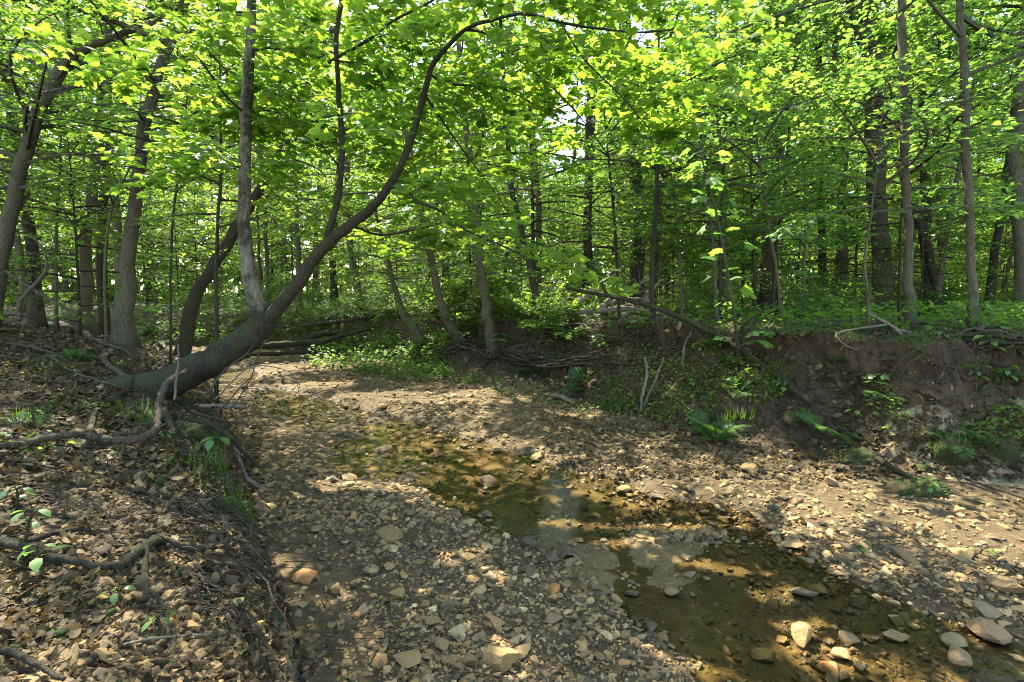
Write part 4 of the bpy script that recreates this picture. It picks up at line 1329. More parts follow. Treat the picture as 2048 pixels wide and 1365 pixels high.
HERO = [
    (1608, 1288, 66, .84, 0, 1.0, "pale split stone with sharp edges on the sunny sand spit"),
    (1530, 1325, 54, .82, 5, 1.1, "pale blocky stone standing at the water edge in front of the split stone"),
    (1000, 1335, 70, .60, 1, 1.1, "big light brown stone cut by the bottom edge of the gravel"),
    (778, 1078, 66, .33, 2, .8, "largest olive brown stone on the gravel left of the stream"),
    (1058, 1098, 42, .05, 6, 1.0, "dark grey stone at the left water edge beside sunny pebbles"),
    (1142, 1116, 32, .04, 3, 1.0, "round dark wet stone standing at the bend of the stream edge"),
    (1104, 1124, 32, .06, 9, .8, "low dark wet stone left of the round wet one"),
    (975, 974, 44, .10, 10, .6, "long flat dark stone in the middle of the stream"),
    (1925, 1335, 66, .46, 0, .9, "broad rounded grey stone near the bottom right corner"),
    (1972, 1275, 72, .99, 7, .7, "long reddish brown stone at the right end of the stream"),
    (1915, 1298, 52, .68, 8, .8, "greenish grey stone behind the broad rounded one"),
    (1797, 1292, 40, .48, 1, 1.1, "rounded brown stone at the far side of the lower stream"),
    (1748, 1288, 34, .35, 3, .9, "small rounded stone left of the rounded brown one"),
    (1698, 1292, 34, .46, 11, 1.1, "upright brown stone at the tip of the sand spit"),
    (1662, 1352, 46, .89, 12, .8, "orange stone at the bottom edge beside the sand spit"),
    (1690, 1325, 40, .83, 13, .9, "pale pinkish stone just behind the orange one"),
    (815, 1332, 58, .57, 14, .8, "tan stone with a rough top near the bottom edge of the gravel"),
    (880, 1305, 40, .62, 15, 1.0, "squared yellowish stone right of the rough tan one"),
    (942, 1335, 36, .48, 5, 1.2, "brown wedge of stone left of the big bottom stone"),
    (865, 1258, 36, .30, 3, .9, "rounded brown stone in the middle of the front gravel"),
    (793, 1200, 36, .56, 6, .8, "squared tan stone among small gravel at left centre"),
    (735, 1148, 40, .72, 7, .6, "flat slate grey stone on the gravel below the olive brown stone"),
    (775, 1142, 30, .60, 8, 1.0, "yellow brown cube of stone right of the flat slate grey one"),
    (603, 1165, 50, .90, 9, .5, "flat orange brown stone at the foot of the left bank"),
    (625, 1044, 34, .34, 1, .9, "rounded yellow brown stone near the left bank"),
    (770, 906, 36, .12, 10, .7, "dark stone with a paler top among stones in the upper stream"),
    (1382, 1158, 26, .45, 11, .8, "grey brown stone at the edge of the middle shallows"),
    (1345, 1198, 32, .38, 12, .8, "brown stone standing in the lower stream"),
    (1262, 1200, 30, .10, 13, .9, "dark stone heap at the left edge of the lower stream"),
    (1585, 1098, 44, .55, 14, .8, "angular stone on the right water edge in a patch of sun"),
    (1610, 1203, 52, .16, 15, .8, "rough dark stone at the right of the shallows"),
    (1640, 1192, 38, .83, 6, .7, "pale flat stone leaning on the rough dark one"),
    (2025, 1188, 62, .47, 7, .8, "brown stone cut by the right edge of the gravel bar"),
    (1975, 1232, 50, .70, 8, .6, "grey slab on the right end of the gravel bar"),
    (1500, 946, 44, .36, 1, .7, "brown stone lying on the muddy ledge under the far bank"),
    (765, 818, 30, .52, 2, .7, "mossy stone alone on the sunny upper gravel bar"),
    (1075, 920, 34, .33, 5, .8, "brown stone at the edge of the bright sand beside the stream"),
    (1250, 990, 30, .56, 3, .9, "tan stone on the sunny sand right of the stream"),
    (1165, 1022, 28, .05, 10, .7, "dark stone standing in the stream near bright ripples"),
    (1930, 1115, 46, .52, 11, .6, "flat brown stone on the damp right gravel bar"),
]
import re
HERO_AT = []
for (px, py, w, tone, k, fl, lab) in HERO:
    p = on(px, py)
    d = p[1]
    HERO_AT.append((p[0], p[1], "the " + re.split(r' (?:on|at|in|standing|lying|cut|among|near|behind|alone|leaning|left|right|beside|with|below|just)\b', lab)[0]))
    put_stone(p[0], p[1] + .02, w / FPX * d * 1.02, tone, k, (px * 7.3) % 6.28, fl, lab, sink=.06)

rgs = np.random.default_rng(33)


def bed_points(n, rmin, rmax, rg, power=1.0):
    a = rg.uniform(-.95, .95, n); r = rmin * (rmax / rmin) ** (rg.random(n) ** power)
    return r * np.sin(a), r * np.cos(a)


def stone_density(x, y, q):
    """how thickly stones lie: thick on the bars, thin in the water, bare on sand and mud"""
    nf = fbm(x * 1.1, y * 1.1, 88, 3)
    d = .78 + 1.1 * nf
    w = sstep(-.05, .15, q['sd'])
    d = d * (1 - w) + w * (.24 + .75 * sstep(.0, .4, nf))
    d = d + .5 * np.exp(-(q['sd'] / .12) ** 2)
    d *= 1 - .8 * sstep(.6, .2, q['bdr']) * sstep(7, 5.5, y)
    d *= 1 - .6 * sstep(.5, .1, q['bdl']) * sstep(4.5, 3.0, y)
    return np.where(q['inb'] & (q['sp'] < .1), np.clip(d, 0, 1.3), 0)


def random_stones():
    x, y = bed_points(2600, 2.0, 10.5, rgs)
    q = zones(x, y)
    dn = stone_density(x, y, q)
    n = 0
    for i in np.where(rgs.random(len(x)) < dn * .9)[0]:
        if n >= 258: break
        w = float(np.clip(rgs.lognormal(math.log(.062), .36), .042, .16)) * (.75 + .05 * y[i])
        if any((x[i] - a) ** 2 + (y[i] - b) ** 2 < (.5 * (w + c)) ** 2 for a, b, c in STONE_AT): continue
        t = float(rgs.random() ** 1.05)
        if q['sd'][i] > -.02: zone, grp, t = "in the stream", "stones standing in the stream", t * .5
        elif q['bdl'][i] < q['bdr'][i]: zone, grp = "on the left gravel", "stones on the gravel left of the stream"
        else: zone, grp = "on the right gravel bar", "stones on the gravel bar right of the stream"
        put_stone(float(x[i]), float(y[i]), w, t, 4 + int(rgs.integers(12)), rgs.uniform(0, 6.28), rgs.uniform(.6, 1.1), "%s %s stone %s near %s" % (["small", "hand sized"][w > .085], tone_word(t), zone, min(HERO_AT, key=lambda h: (h[0] - x[i]) ** 2 + (h[1] - y[i]) ** 2)[2]), grp)
        n += 1
    print("stones", n)


random_stones()


def scatter_mesh(templates, X, Y, Z, W, flat, rg, tilt=.3):
    """many small solids joined: returns V, F, owner"""
    Vs, Fs, own = [], [], []
    base = 0
    which = rg.integers(len(templates), size=len(X))
    for t, (tv, tf) in enumerate(templates):
        i = np.where(which == t)[0]
        n = len(i)
        if not n: continue
        a = rg.uniform(0, 2 * PI, n); b = rg.normal(0, tilt, n); c = rg.normal(0, tilt, n)
        ca, sa, cb, sb, cc, sc = np.cos(a), np.sin(a), np.cos(b), np.sin(b), np.cos(c), np.sin(c)
        R = np.empty((n, 3, 3))
        R[:, 0, 0] = ca * cb; R[:, 0, 1] = ca * sb * sc - sa * cc; R[:, 0, 2] = ca * sb * cc + sa * sc
        R[:, 1, 0] = sa * cb; R[:, 1, 1] = sa * sb * sc + ca * cc; R[:, 1, 2] = sa * sb * cc - ca * sc
        R[:, 2, 0] = -sb; R[:, 2, 1] = cb * sc; R[:, 2, 2] = cb * cc
        S = np.stack([W[i], W[i] * rg.uniform(.7, 1.1, n), W[i] * flat[i]], 1)
        V = np.einsum('nij,nkj->nki', R, tv[None] * S[:, None, :]) + np.stack([X[i], Y[i], Z[i]], 1)[:, None, :]
        k = len(tv)
        Vs.append(V.reshape(-1, 3)); Fs.append((tf[None] + (np.arange(n) * k)[:, None, None]).reshape(-1, tf.shape[1]) + base)
        own.append(np.repeat(i, k))
        base += n * k
    return np.concatenate(Vs), np.concatenate(Fs), np.concatenate(own)


def build_gravel():
    rg = np.random.default_rng(44)
    T1 = [rock(1, 200 + k, 3, .06) for k in range(10)]              # 20 triangles
    T2 = [rock(2, 220 + k, 6 + k % 4, .05) for k in range(10)]      # 80 triangles
    for nm, n, r0, r1, T, med, sg, lo in (("gravel", 4200, 1.7, 4.2, T2, .040, .38, .022), ("gravel", 9000, 1.7, 5.0, T1, .024, .36, .010), ("gravel", 18000, 3.6, 14.5, T1, .040, .42, .018), ("gravel", 14000, 1.7, 4.2, T1, .016, .3, .008)):
        x, y = bed_points(n, r0, r1, rg)
        q = zones(x, y)
        k = rg.random(n) < stone_density(x, y, q) * (1.0 if med > .02 else 1.1)
        x, y = x[k], y[k]
        w = np.clip(rg.lognormal(math.log(med), sg, len(x)), lo, .13) * (1 if med < .02 else (.8 + .045 * y))
        z = height(x, y)
        V, F, own = scatter_mesh(T, x, y, z - .10 * w, w, rg.uniform(.6, 1.1, len(x)), rg)
        tone = rg.random(len(x)) ** 1.2
        sdv = zones(x, y)['sd']
        tone = np.where(sdv > 0, tone * .55, tone)
        o = link(nm, np_mesh(nm, V, F, M['gravel'], tint=tone[own], smooth=False))
        tag(o, kind='stuff')
        print(nm, len(F))


build_gravel()


# stones weathering out of the left bank and lying among its leaves
def build_bank_pebbles():
    rg = np.random.default_rng(45)
    n = 9000
    px = rg.uniform(-60, 640, n); py = rg.uniform(960, 1400, n)
    P, s, f = on_many(px, py, 12, 200)
    q = zones(P[:, 0], P[:, 1])
    k = f & q['left'] & (q['dl'] < 1.5) & (fbm(P[:, 0] * 2, P[:, 1] * 2, 9, 2) > -.3)
    P = P[k]
    w = np.clip(rg.lognormal(math.log(.022), .45, len(P)), .008, .07)
    V, F, own = scatter_mesh([rock(1, 300 + j, 3, .06) for j in range(8)], P[:, 0], P[:, 1], P[:, 2] - .15 * w, w, rg.uniform(.6, 1, len(P)), rg, .5)
    o = link("bank_gravel", np_mesh("bank_gravel", V, F, M['gravel'], tint=(.04 + .52 * rg.random(len(P)))[own], smooth=False))
    tag(o, kind='stuff')


build_bank_pebbles()


def build_clods():
    """crumbs and clods of soil fallen down both banks"""
    rg = np.random.default_rng(46)
    n = 9000
    px = np.concatenate([rg.uniform(880, 2120, 5200), rg.uniform(-60, 560, 3800)]); py = np.concatenate([rg.uniform(660, 960, 5200), rg.uniform(820, 1380, 3800)])
    P, s, f = on_many(px, py, 16, 260)
    q = zones(P[:, 0], P[:, 1])
    P = P[f & ((q['right'] & (q['dr'] < 1.4)) | (q['left'] & (q['dl'] < 1.2)))]
    w = np.clip(rg.lognormal(math.log(.04), .6, len(P)), .01, .15) * (.4 + .14 * P[:, 1])
    V, F, own = scatter_mesh([rock(1, 400 + j, 2, .16, 0) for j in range(8)], P[:, 0], P[:, 1], P[:, 2] - .25 * w, w, rg.uniform(.6, 1.1, len(P)), rg, .6)
    ca = np.zeros((len(V), 4)); q2 = zones(V[:, 0], V[:, 1]); ca[:, 0] = q2['left']; ca[:, 1] = ~q2['left']; ca[:, 3] = 1
    cb = np.zeros((len(V), 4)); cb[:, 2] = np.where(rg.random(len(P))[own] < .16, .8, 0); cb[:, 3] = 1
    o = link("soil_clods", np_mesh("soil_clods", V, F, M['ground'], smooth=True, cols={'zone_a': ca, 'zone_b': cb}))
    tag(o, kind='stuff')


build_clods()


def build_bank_faces():
    """crumbs, embedded stones and bared rootlets on the steep faces of both banks"""
    rg = np.random.default_rng(47)
    V = FACE['V']
    rf = np.where((FACE['dr'] > .55) & (FACE['dr'] < 1.38) & (V[:, 1] > 2) & (V[:, 1] < 12.5))[0]
    lf = np.where((FACE['dl'] > .03) & (FACE['dl'] < .62) & (V[:, 1] > 1.2) & (V[:, 1] < 7.5))[0]
    pr = rf[rg.integers(len(rf), size=6500)]; pl = lf[rg.integers(len(lf), size=4200)]
    p = np.concatenate([pr, pl])
    nrm = np.concatenate([FACE['n'][pr], FACE['nl'][pl]])
    P = V[p] + np.concatenate([nrm * .0, np.zeros((len(p), 1))], 1) + rg.normal(0, .02, (len(p), 3))
    w = np.clip(rg.lognormal(math.log(.026), .6, len(P)), .006, .10) * (.35 + .12 * P[:, 1])
    X, F, own = scatter_mesh([rock(1, 500 + j, 2, .2, 0) for j in range(8)], P[:, 0], P[:, 1], P[:, 2] - .3 * w, w, rg.uniform(.7, 1.2, len(P)), rg, .9)
    isl = (np.arange(len(P)) >= len(pr))[own]
    ca = np.zeros((len(X), 4)); ca[:, 0] = isl; ca[:, 1] = ~isl; ca[:, 3] = 1
    cb = np.zeros((len(X), 4)); cb[:, 2] = np.where(rg.random(len(P))[own] < .12, .8, 0); cb[:, 3] = 1
    tag(link("bank_crumbs", np_mesh("bank_crumbs", X, F, M['ground'], smooth=True, cols={'zone_a': ca, 'zone_b': cb})), kind='stuff')
    p = np.concatenate([rf[rg.integers(len(rf), size=700)], lf[rg.integers(len(lf), size=1500)]])
    P = V[p]
    w = np.clip(rg.lognormal(math.log(.03), .5, len(P)), .008, .10) * (.4 + .11 * P[:, 1])
    X, F, own = scatter_mesh([rock(1, 520 + j, 3, .06) for j in range(8)], P[:, 0], P[:, 1], P[:, 2] - .2 * w, w, rg.uniform(.6, 1, len(P)), rg, .8)
    tag(link("embedded_stones", np_mesh("embedded_stones", X, F, M['gravel'], tint=(.15 + .6 * rg.random(len(P)))[own], smooth=False)), kind='stuff')
    mb = MB()
    for side, pool, cnt in (('n', np.where((FACE['dr'] > 1.0) & (FACE['dr'] < 1.34) & (V[:, 1] > 2) & (V[:, 1] < 12.5))[0], 620), ('nl', np.where((FACE['dl'] > .2) & (FACE['dl'] < .5) & (V[:, 1] > 1.6) & (V[:, 1] < 7))[0], 380)):
        for k in pool[rg.integers(len(pool), size=cnt)]:
            o = FACE[side][k]; L = rg.uniform(.06, .34) * (1 if side == 'n' else .7)
            t = np.linspace(0, 1, 5)
            sdw = np.array([-o[1], o[0]]) * rg.normal(0, .6)
            Q = np.zeros((5, 3)); Q[:, :2] = V[k, :2] + (o[None] * (.05 + .10 * t[:, None]) + sdw[None] * t[:, None] * L) + rg.normal(0, .008, (5, 2)); Q[:, 2] = V[k, 2] + .02 - L * t ** 1.4
            mb.tube(Q, np.linspace(1, .3, 5) * rg.uniform(.0015, .0075 if rg.random() < .3 else .004), 4, 0, 0, False)
    tag(link("bared_rootlets", mb.mesh("bared_rootlets", M['root'])), kind='stuff')


build_bank_faces()


# ---------------------------------------------------------------- fallen leaves
def surf_normal(x, y, e=.03):
    zx = (height(x + e, y) - height(x - e, y)) / (2 * e); zy = (height(x, y + e) - height(x, y - e)) / (2 * e)
    nn = np.stack([-zx, -zy, np.ones_like(zx)], 1)
    return nn / np.linalg.norm(nn, axis=1)[:, None]


def litter_points(n, boxes, rg, tmax=26):
    px = []; py = []
    for (x0, y0, x1, y1, share) in boxes:
        m = int(n * share)
        px.append(rg.uniform(x0, x1, m)); py.append(rg.uniform(y0, y1, m))
    return on_many(np.concatenate(px), np.concatenate(py), tmax, 300)


def build_litter():
    rg = np.random.default_rng(55)
    P, s, f = litter_points(23000, [(-80, 622, 430, 800, .24), (-80, 780, 520, 980, .12), (-80, 980, 560, 1365, .028), (1080, 640, 2120, 960, .36), (600, 700, 2100, 1365, .05), (500, 640, 1300, 780, .07)], rg)
    q = zones(P[:, 0], P[:, 1])
    bedk = q['inb'] & (q['sd'] < -.1)
    k = f & (q['left'] | q['right'] | bedk)
    nz = fbm(P[:, 0] * 1.6, P[:, 1] * 1.6, 91, 3)
    k &= np.where(q['right'], nz > -.12, np.where(q['left'], (nz > -.2) | (q['dl'] > 1.6), True))
    P = P[k]; n = len(P); qd = q['left'][k]
    Nn = surf_normal(P[:, 0], P[:, 1])
    Nn = Nn + rg.normal(0, .22, (n, 3))
    F = rg.normal(0, 1, (n, 3)); F[:, 2] *= .4
    P = P + np.array([0, 0, 1]) * rg.uniform(.003, .02, n)[:, None]
    S = rg.uniform(.035, .105, n) * np.interp(P[:, 1], [1.5, 3, 7, 8], [.52, .72, 1.0, 1.2])
    near = np.where((P[:, 1] < 5.2) & (P[:, 1] > 1.75) & qd)[0]
    pick = near[np.argsort(-S[near] / P[near, 1])[:150]]
    rest = np.setdiff1d(np.arange(n), pick)
    mb = MB()
    h = rest[::6]; o2 = np.setdiff1d(rest, h)
    for j in range(2):
        mb.leaves(P[h[j::2]], F[h[j::2]], Nn[h[j::2]], S[h[j::2]] * 1.15, CURL[2 + j], 0)
        nearo = o2[P[o2, 1] < 7]; faro = o2[P[o2, 1] >= 7]
        mb.leaves(P[nearo[j::2]], F[nearo[j::2]], Nn[nearo[j::2]], S[nearo[j::2]], CURL[j], 0)
        mb.leaves(P[faro[j::2]], F[faro[j::2]], Nn[faro[j::2]], S[faro[j::2]], OVAL, 0)
    tag(link("leaf_litter", mb.mesh("leaf_litter", M['litter'], smooth=False)), kind='stuff')
    B, _, fb = on_many(rg.uniform(-80, 560, 16000), rg.uniform(640, 1380, 16000), 12, 240)
    qb = zones(B[:, 0], B[:, 1]); B = B[fb & qb['left']]; m = len(B)
    nb = surf_normal(B[:, 0], B[:, 1]) + rg.normal(0, .45, (m, 3))
    mb = MB(); mb.leaves(B + np.array([0, 0, .006]), rg.normal(0, 1, (m, 3)) * np.array([1, 1, .4]), nb, rg.uniform(.008, .032, m) * (.5 + .28 * B[:, 1]), (DIAM[0] * np.array([1.5, 1, 1]), DIAM[1]), 0)
    tag(link("leaf_crumbs", mb.mesh("leaf_crumbs", M['litter'], smooth=False)), kind='stuff')
    one = []
    for sh, bend in ((CURL[2], 0), (CURL[0], 0), (CURL[3], 0), (MAPLE, .5)):
        v = sh[0].copy(); v[:, 2] += bend * (v[:, 1] - .5) ** 2
        m1 = MB(); m1.leaves(np.zeros((1, 3)), np.array([[0, 1.0, 0]]), np.array([[0, 0, 1.0]]), np.ones(1), (v, sh[1]), 0)
        one.append(m1.mesh("fallen_leaf", M['litter_part'], smooth=True))
    words = ["lobed brown dead leaf", "curled oval dead leaf", "lobed dry leaf with raised lobes", "broad many pointed dead leaf"]
    LM = [((60, 884), "above the left end of the crooked pale root"), ((235, 884), "by the fork of the crooked pale root"), ((325, 790), "where the pale root bends up to the maple"), ((30, 1110), "by the left end of the dark root"), ((200, 1158), "by the middle of the dark root"),
          ((300, 1110), "by the right end of the dark root"), ((115, 1085), "by the short black stick"), ((440, 1060), "near the mossy corner of the left bank"), ((60, 1345), "near the dark stick in the bottom left corner"), ((340, 1300), "near the thin stick on the lower left bank"),
          ((50, 1080), "near the bright seedling over the dark root"), ((145, 722), "near the dark fern on the left bank"), ((240, 750), "near the bent root stub on the left bank"), ((40, 855), "near the wispy grass at the left edge"), ((400, 930), "near the grass tuft at the left bank edge"),
          ((60, 960), "below the left part of the crooked root"), ((200, 980), "on bare soil below the crooked root"), ((330, 980), "on the left bank below the maple root mass"), ((150, 1240), "on pebbly soil below the dark root"), ((420, 1220), "near the pale clay below the left bank"),
          ((560, 1300), "at the very foot of the left bank"), ((20, 780), "at the left edge above the crooked root"), ((170, 800), "on the leafy middle of the left bank"), ((30, 1230), "in the sun patch at lower left")]
    LW = np.array([on(a, b)[:2] for (a, b), _ in LM])
    for j, kx in enumerate(pick):
        fv = Vector(F[kx]).normalized(); nv = Vector(Nn[kx]); nv = (nv - fv * nv.dot(fv)).normalized(); xv = fv.cross(nv)
        o = link("fallen_leaf", one[j % 4], None, P[kx] + np.array([0, 0, .012]), Matrix((xv, fv, nv)).transposed().to_euler(), S[kx] * 1.1)
        nk = int(np.argmin(np.hypot(LW[:, 0] - P[kx, 0], LW[:, 1] - P[kx, 1])))
        tag(o, words[j % 4] + " " + LM[nk][1], "leaf", "dead leaves on the left bank, " + ["lobed", "oval", "raised", "broad"][j % 4])
    print("litter", n)


build_litter()


# ---------------------------------------------------------------- sticks, roots and logs
def ground_line(pts, lift=.3, base=None):
    """pixels on the ground -> points resting on it; width in pixels -> radius"""
    P = np.array([on(a[0], a[1]) for a in pts])
    R = np.array([a[2] * .5 / FPX * p[1] / math.hypot(1, (a[0] - 1024) / FPX) for a, p in zip(pts, P)])
    P[:, 2] += R * lift
    return P, R


def stick(name, label, cat, pts, bark, Y=None, parent=None, seg=8, lift=.5, group=None, forks=(), n=None, seed=3, wig=.25):
    P, R = px_path(pts, Y) if Y is not None else ground_line(pts, max(lift, .95))
    if Y is None: P[:, 2] += .028
    n = n or max(14, 6 * len(P))
    C = cr(np.hstack([P, R[:, None]]), n)
    rg = np.random.default_rng(seed)
    w = rg.normal(0, wig, (n, 3)) * C[:, 3:4]
    mb = MB()
    org = C[0, :3] if parent is None else np.array(parent.location)
    mb.tube(C[:, :3] + w, np.maximum(C[:, 3], .0015), seg, 0, .07, True, seed)
    o = link(name, mb.mesh(name, M[bark], org), parent, org if parent is None else (0, 0, 0))
    if parent is None: tag(o, label, cat, group)
    for (u, pts2) in forks:
        k = int(u * (n - 1))
        P2, R2 = pts2
        P2 = np.vstack([C[k, :3], P2]); R2 = np.concatenate([[R2[0] * 1.1], R2])
        C2 = cr(np.hstack([P2, R2[:, None]]), 14)
        m2 = MB(); m2.tube(C2[:, :3], np.maximum(C2[:, 3], .0012), 6, 0, .05, True, seed + 1)
        link("branch", m2.mesh("branch", M[bark], org), o)
    return o, C


G = lambda pts: ground_line(pts, 1.2)
# the left bank, near the lens
stick("root", "long crooked pale root crossing the left bank and bending up to the maple trunk", "root",
      [(-20, 893, 18), (60, 884, 20), (130, 872, 22), (175, 868, 24), (235, 884, 22), (300, 868, 16), (314, 845, 15), (318, 800, 15), (338, 762, 13), (372, 742, 9)], 'root',
      Y=[2.55, 2.7, 2.85, 2.95, 3.0, 3.15, 3.25, 3.45, 3.8, 4.2], forks=[(.36, G([(160, 910, 9), (165, 935, 8), (130, 950, 7), (60, 935, 5)])), (.52, G([(330, 855, 9), (372, 842, 6)])), (.34, G([(190, 830, 12), (205, 800, 8), (235, 770, 6), (300, 690, 5), (360, 670, 3)]))])
stick("root", "dark root lying across the bottom left of the bank", "root", [(-20, 1098, 24), (50, 1120, 26), (110, 1140, 22), (180, 1153, 18), (235, 1158, 20), (262, 1140, 26), (300, 1112, 26), (325, 1098, 22)], 'bark_dark',
      forks=[(.99, G([(380, 1108, 18), (430, 1104, 14), (478, 1092, 10)])), (.85, G([(290, 1178, 15), (315, 1200, 14), (328, 1225, 12), (340, 1252, 8)]))])
stick("stick", "short black stick above the dark root on the left bank", "stick", [(50, 1106, 14), (100, 1092, 15), (150, 1080, 14), (182, 1076, 10)], 'bark_dark')
stick("stick", "dark stick in the bottom left corner", "stick", [(-20, 1318, 20), (30, 1335, 20), (80, 1358, 16), (130, 1385, 12)], 'bark_dark')
stick("stick", "thin stick lying along the lower edge of the left bank", "stick", [(250, 1312, 7), (300, 1300, 7), (380, 1290, 6), (430, 1290, 3)], 'dead')
stick("root", "drooping dark root hanging off the edge of the left bank", "root", [(372, 836, 12), (420, 850, 12), (462, 878, 12), (490, 905, 9), (515, 935, 5)], 'bark_dark', Y=[3.7, 3.75, 3.8, 3.85, 3.9])
stick("root", "pale root reaching from the left bank down to the gravel", "root", [(468, 885, 8), (482, 930, 9), (500, 962, 10), (540, 985, 10), (590, 998, 9), (640, 1008, 5)], 'dead', Y=[4.0, 4.0, 4.0, 4.05, 4.1, 4.1])
stick("root", "pale bent root stub poking up from sunny leaves on the left bank", "root", [(212, 712, 12), (210, 730, 12), (232, 752, 13), (262, 765, 12)], 'root')
for k, (pts, lab) in enumerate([
    ([(-10, 690, 9), (50, 700, 9), (110, 715, 6)], "thin stick at the left edge of the leafy bank"),
    ([(-10, 637, 10), (60, 640, 11), (130, 652, 9), (200, 660, 6)], "long low root along the crest of the left bank"),
    ([(100, 655, 12), (150, 665, 13), (190, 690, 12), (240, 705, 8), (270, 722, 5)], "twisted root below the large flared tree"),
    ([(60, 648, 9), (110, 640, 10), (170, 648, 9), (230, 655, 9)], "root reaching left from the large flared tree"),
    ([(240, 656, 12), (200, 668, 9), (130, 690, 7)], "short root below the crest of the left bank"),
    ([(280, 660, 10), (320, 690, 8), (340, 715, 5)], "root running down from the ferns on the left bank"),
    ([(100, 720, 6), (150, 755, 6), (210, 775, 5), (260, 790, 3)], "thin twig lying down the middle of the left bank"),
]):
    stick("root" if "root" in lab else "stick", lab, "root" if "root" in lab else "stick", pts, 'root', seed=20 + k)
stick("stick", "dead sapling fork leaning at the far left crest", "stick", [(40, 640, 12), (38, 610, 12), (60, 580, 10), (90, 545, 8), (88, 500, 6), (60, 470, 4)], 'bark', Y=[7, 7, 7, 7, 7, 7])
stick("stick", "thin dead pole slanting past the stout pale trunk", "stick", [(10, 540, 8), (60, 575, 8), (120, 610, 7), (150, 625, 5)], 'bark', Y=[7.6, 7.6, 7.7, 7.7])
# twigs reaching over the creek from the left bank
for k, (pts, Y) in enumerate([
    ([(410, 795, 8), (450, 740, 4), (500, 700, 3), (528, 640, 2)], [4.6, 4.8, 4.9, 5]), ([(400, 812, 9), (450, 812, 10), (490, 814, 9)], [4.4, 4.5, 4.6]),
    ([(385, 822, 7), (440, 840, 5), (500, 850, 3), (560, 852, 2)], [4.2, 4.3, 4.4, 4.5]), ([(370, 838, 6), (430, 855, 5), (470, 880, 3)], [4.0, 4.1, 4.1]),
    ([(420, 840, 5), (460, 800, 4), (485, 770, 3), (515, 745, 2)], [4.3, 4.4, 4.6, 4.7]), ([(350, 800, 7), (352, 760, 6), (357, 720, 4), (356, 690, 3)], [3.9, 3.9, 3.9, 3.9]),
    ([(455, 830, 4), (500, 760, 3), (512, 720, 3), (530, 680, 2)], [4.3, 4.4, 4.4, 4.5]), ([(430, 800, 4), (500, 735, 3), (580, 745, 2), (600, 790, 1.5)], [4.5, 4.6, 4.7, 4.8]),
]):
    stick("twig", "thin bare twig reaching from the left bank over the creek", "twig", pts, 'dead' if k % 2 else 'root', Y=Y, seg=5, group="bare twigs over the creek", seed=60 + k)

# the far bank
stick("leaning_dead_trunk", "long dead trunk leaning down the far bank from the wood to the ferns", "fallen trunk", [(1130, 575, 6), (1200, 590, 8), (1300, 612, 10), (1420, 662, 13), (1490, 705, 15), (1545, 745, 16), (1625, 808, 18)], 'bark_moss', Y=[8.4, 8.0, 7.4, 6.7, 6.3, 6.0, 5.45],
      seg=10, forks=[(.6, px_path([(1500, 640, 6), (1560, 600, 4), (1600, 560, 2)], [6.2, 6.1, 6.0])), (.2, px_path([(1200, 560, 7), (1180, 530, 5), (1100, 500, 3)], [8, 8.1, 8.2]))])
stick("log", "mossy log spanning the creek at the bend", "log", [(395, 712, 15), (480, 698, 15), (560, 690, 14), (640, 683, 11), (700, 668, 8), (760, 652, 5)], 'bark_moss', Y=[11.0, 12.0, 12.5, 13.0, 13.5, 14], seg=10)
stick("log", "second mossy log just above the first at the bend", "log", [(590, 683, 10), (640, 670, 13), (690, 666, 11), (740, 655, 7)], 'bark_moss', Y=[13.4, 13.8, 14.2, 14.6], seg=8)
stick("log", "thin fallen trunk slanting across above the logs at the bend", "log", [(550, 655, 6), (640, 648, 7), (730, 636, 7), (820, 618, 6), (880, 605, 5)], 'bark_dark', Y=[14.5, 14.5, 14.2, 14, 13.8], seg=8)
stick("log", "dark log lying low on the gravel below the mossy logs", "log", [(400, 728, 11), (500, 712, 10), (600, 706, 9), (690, 704, 6)], 'bark_dark', Y=[11.3, 12.2, 12.8, 13.2], seg=8)
stick("stick", "short grey stick lying at the foot of the far bank", "stick", [(1106, 797, 8), (1125, 804, 9), (1145, 813, 7)], 'dead')
for k, (pts, lab) in enumerate([
    ([(1282, 828, 7), (1285, 790, 6), (1295, 750, 6), (1290, 715, 4)], "left of two bare pale twigs standing at the foot of the far bank"),
    ([(1283, 826, 6), (1300, 785, 5), (1315, 750, 4), (1328, 716, 3)], "right of two bare pale twigs standing at the foot of the far bank"),
    ([(1365, 735, 5), (1370, 690, 5), (1385, 660, 4), (1390, 640, 3)], "thin bare twig leaning on the clay face of the far bank"),
]):
    g = on(pts[0][0], pts[0][1])[1]
    stick("twig", lab, "twig", pts, 'dead', Y=[g, g + .1, g + .2, g + .3], seg=6, seed=80 + k)
stick("dead_branch", "pale dead branch drooping over the mossy lip of the far bank", "branch", [(1735, 625, 4), (1770, 645, 7), (1800, 665, 8), (1812, 690, 9), (1830, 715, 9), (1870, 740, 8), (1905, 770, 7), (1930, 800, 8), (1935, 850, 5), (1945, 880, 3)], 'dead', Y=[5.6, 5.45, 5.35, 5.3, 5.25, 5.15, 5.05, 4.95, 4.85, 4.8], seg=6,
      forks=[(.2, px_path([(1850, 672, 5), (1900, 678, 4), (1960, 670, 2)], [5.3, 5.3, 5.3])), (.3, px_path([(1840, 690, 4), (1880, 712, 3), (1920, 725, 2)], [5.2, 5.15, 5.1])), (.15, px_path([(1700, 660, 4), (1672, 670, 4), (1690, 690, 3), (1715, 700, 2)], [5.5, 5.45, 5.4, 5.4]))])
stick("stick", "dark mossy root sloping down the foot of the far bank beside the pale clay", "root", [(1735, 905, 10), (1770, 940, 13), (1815, 965, 12), (1860, 990, 8)], 'bark_moss')
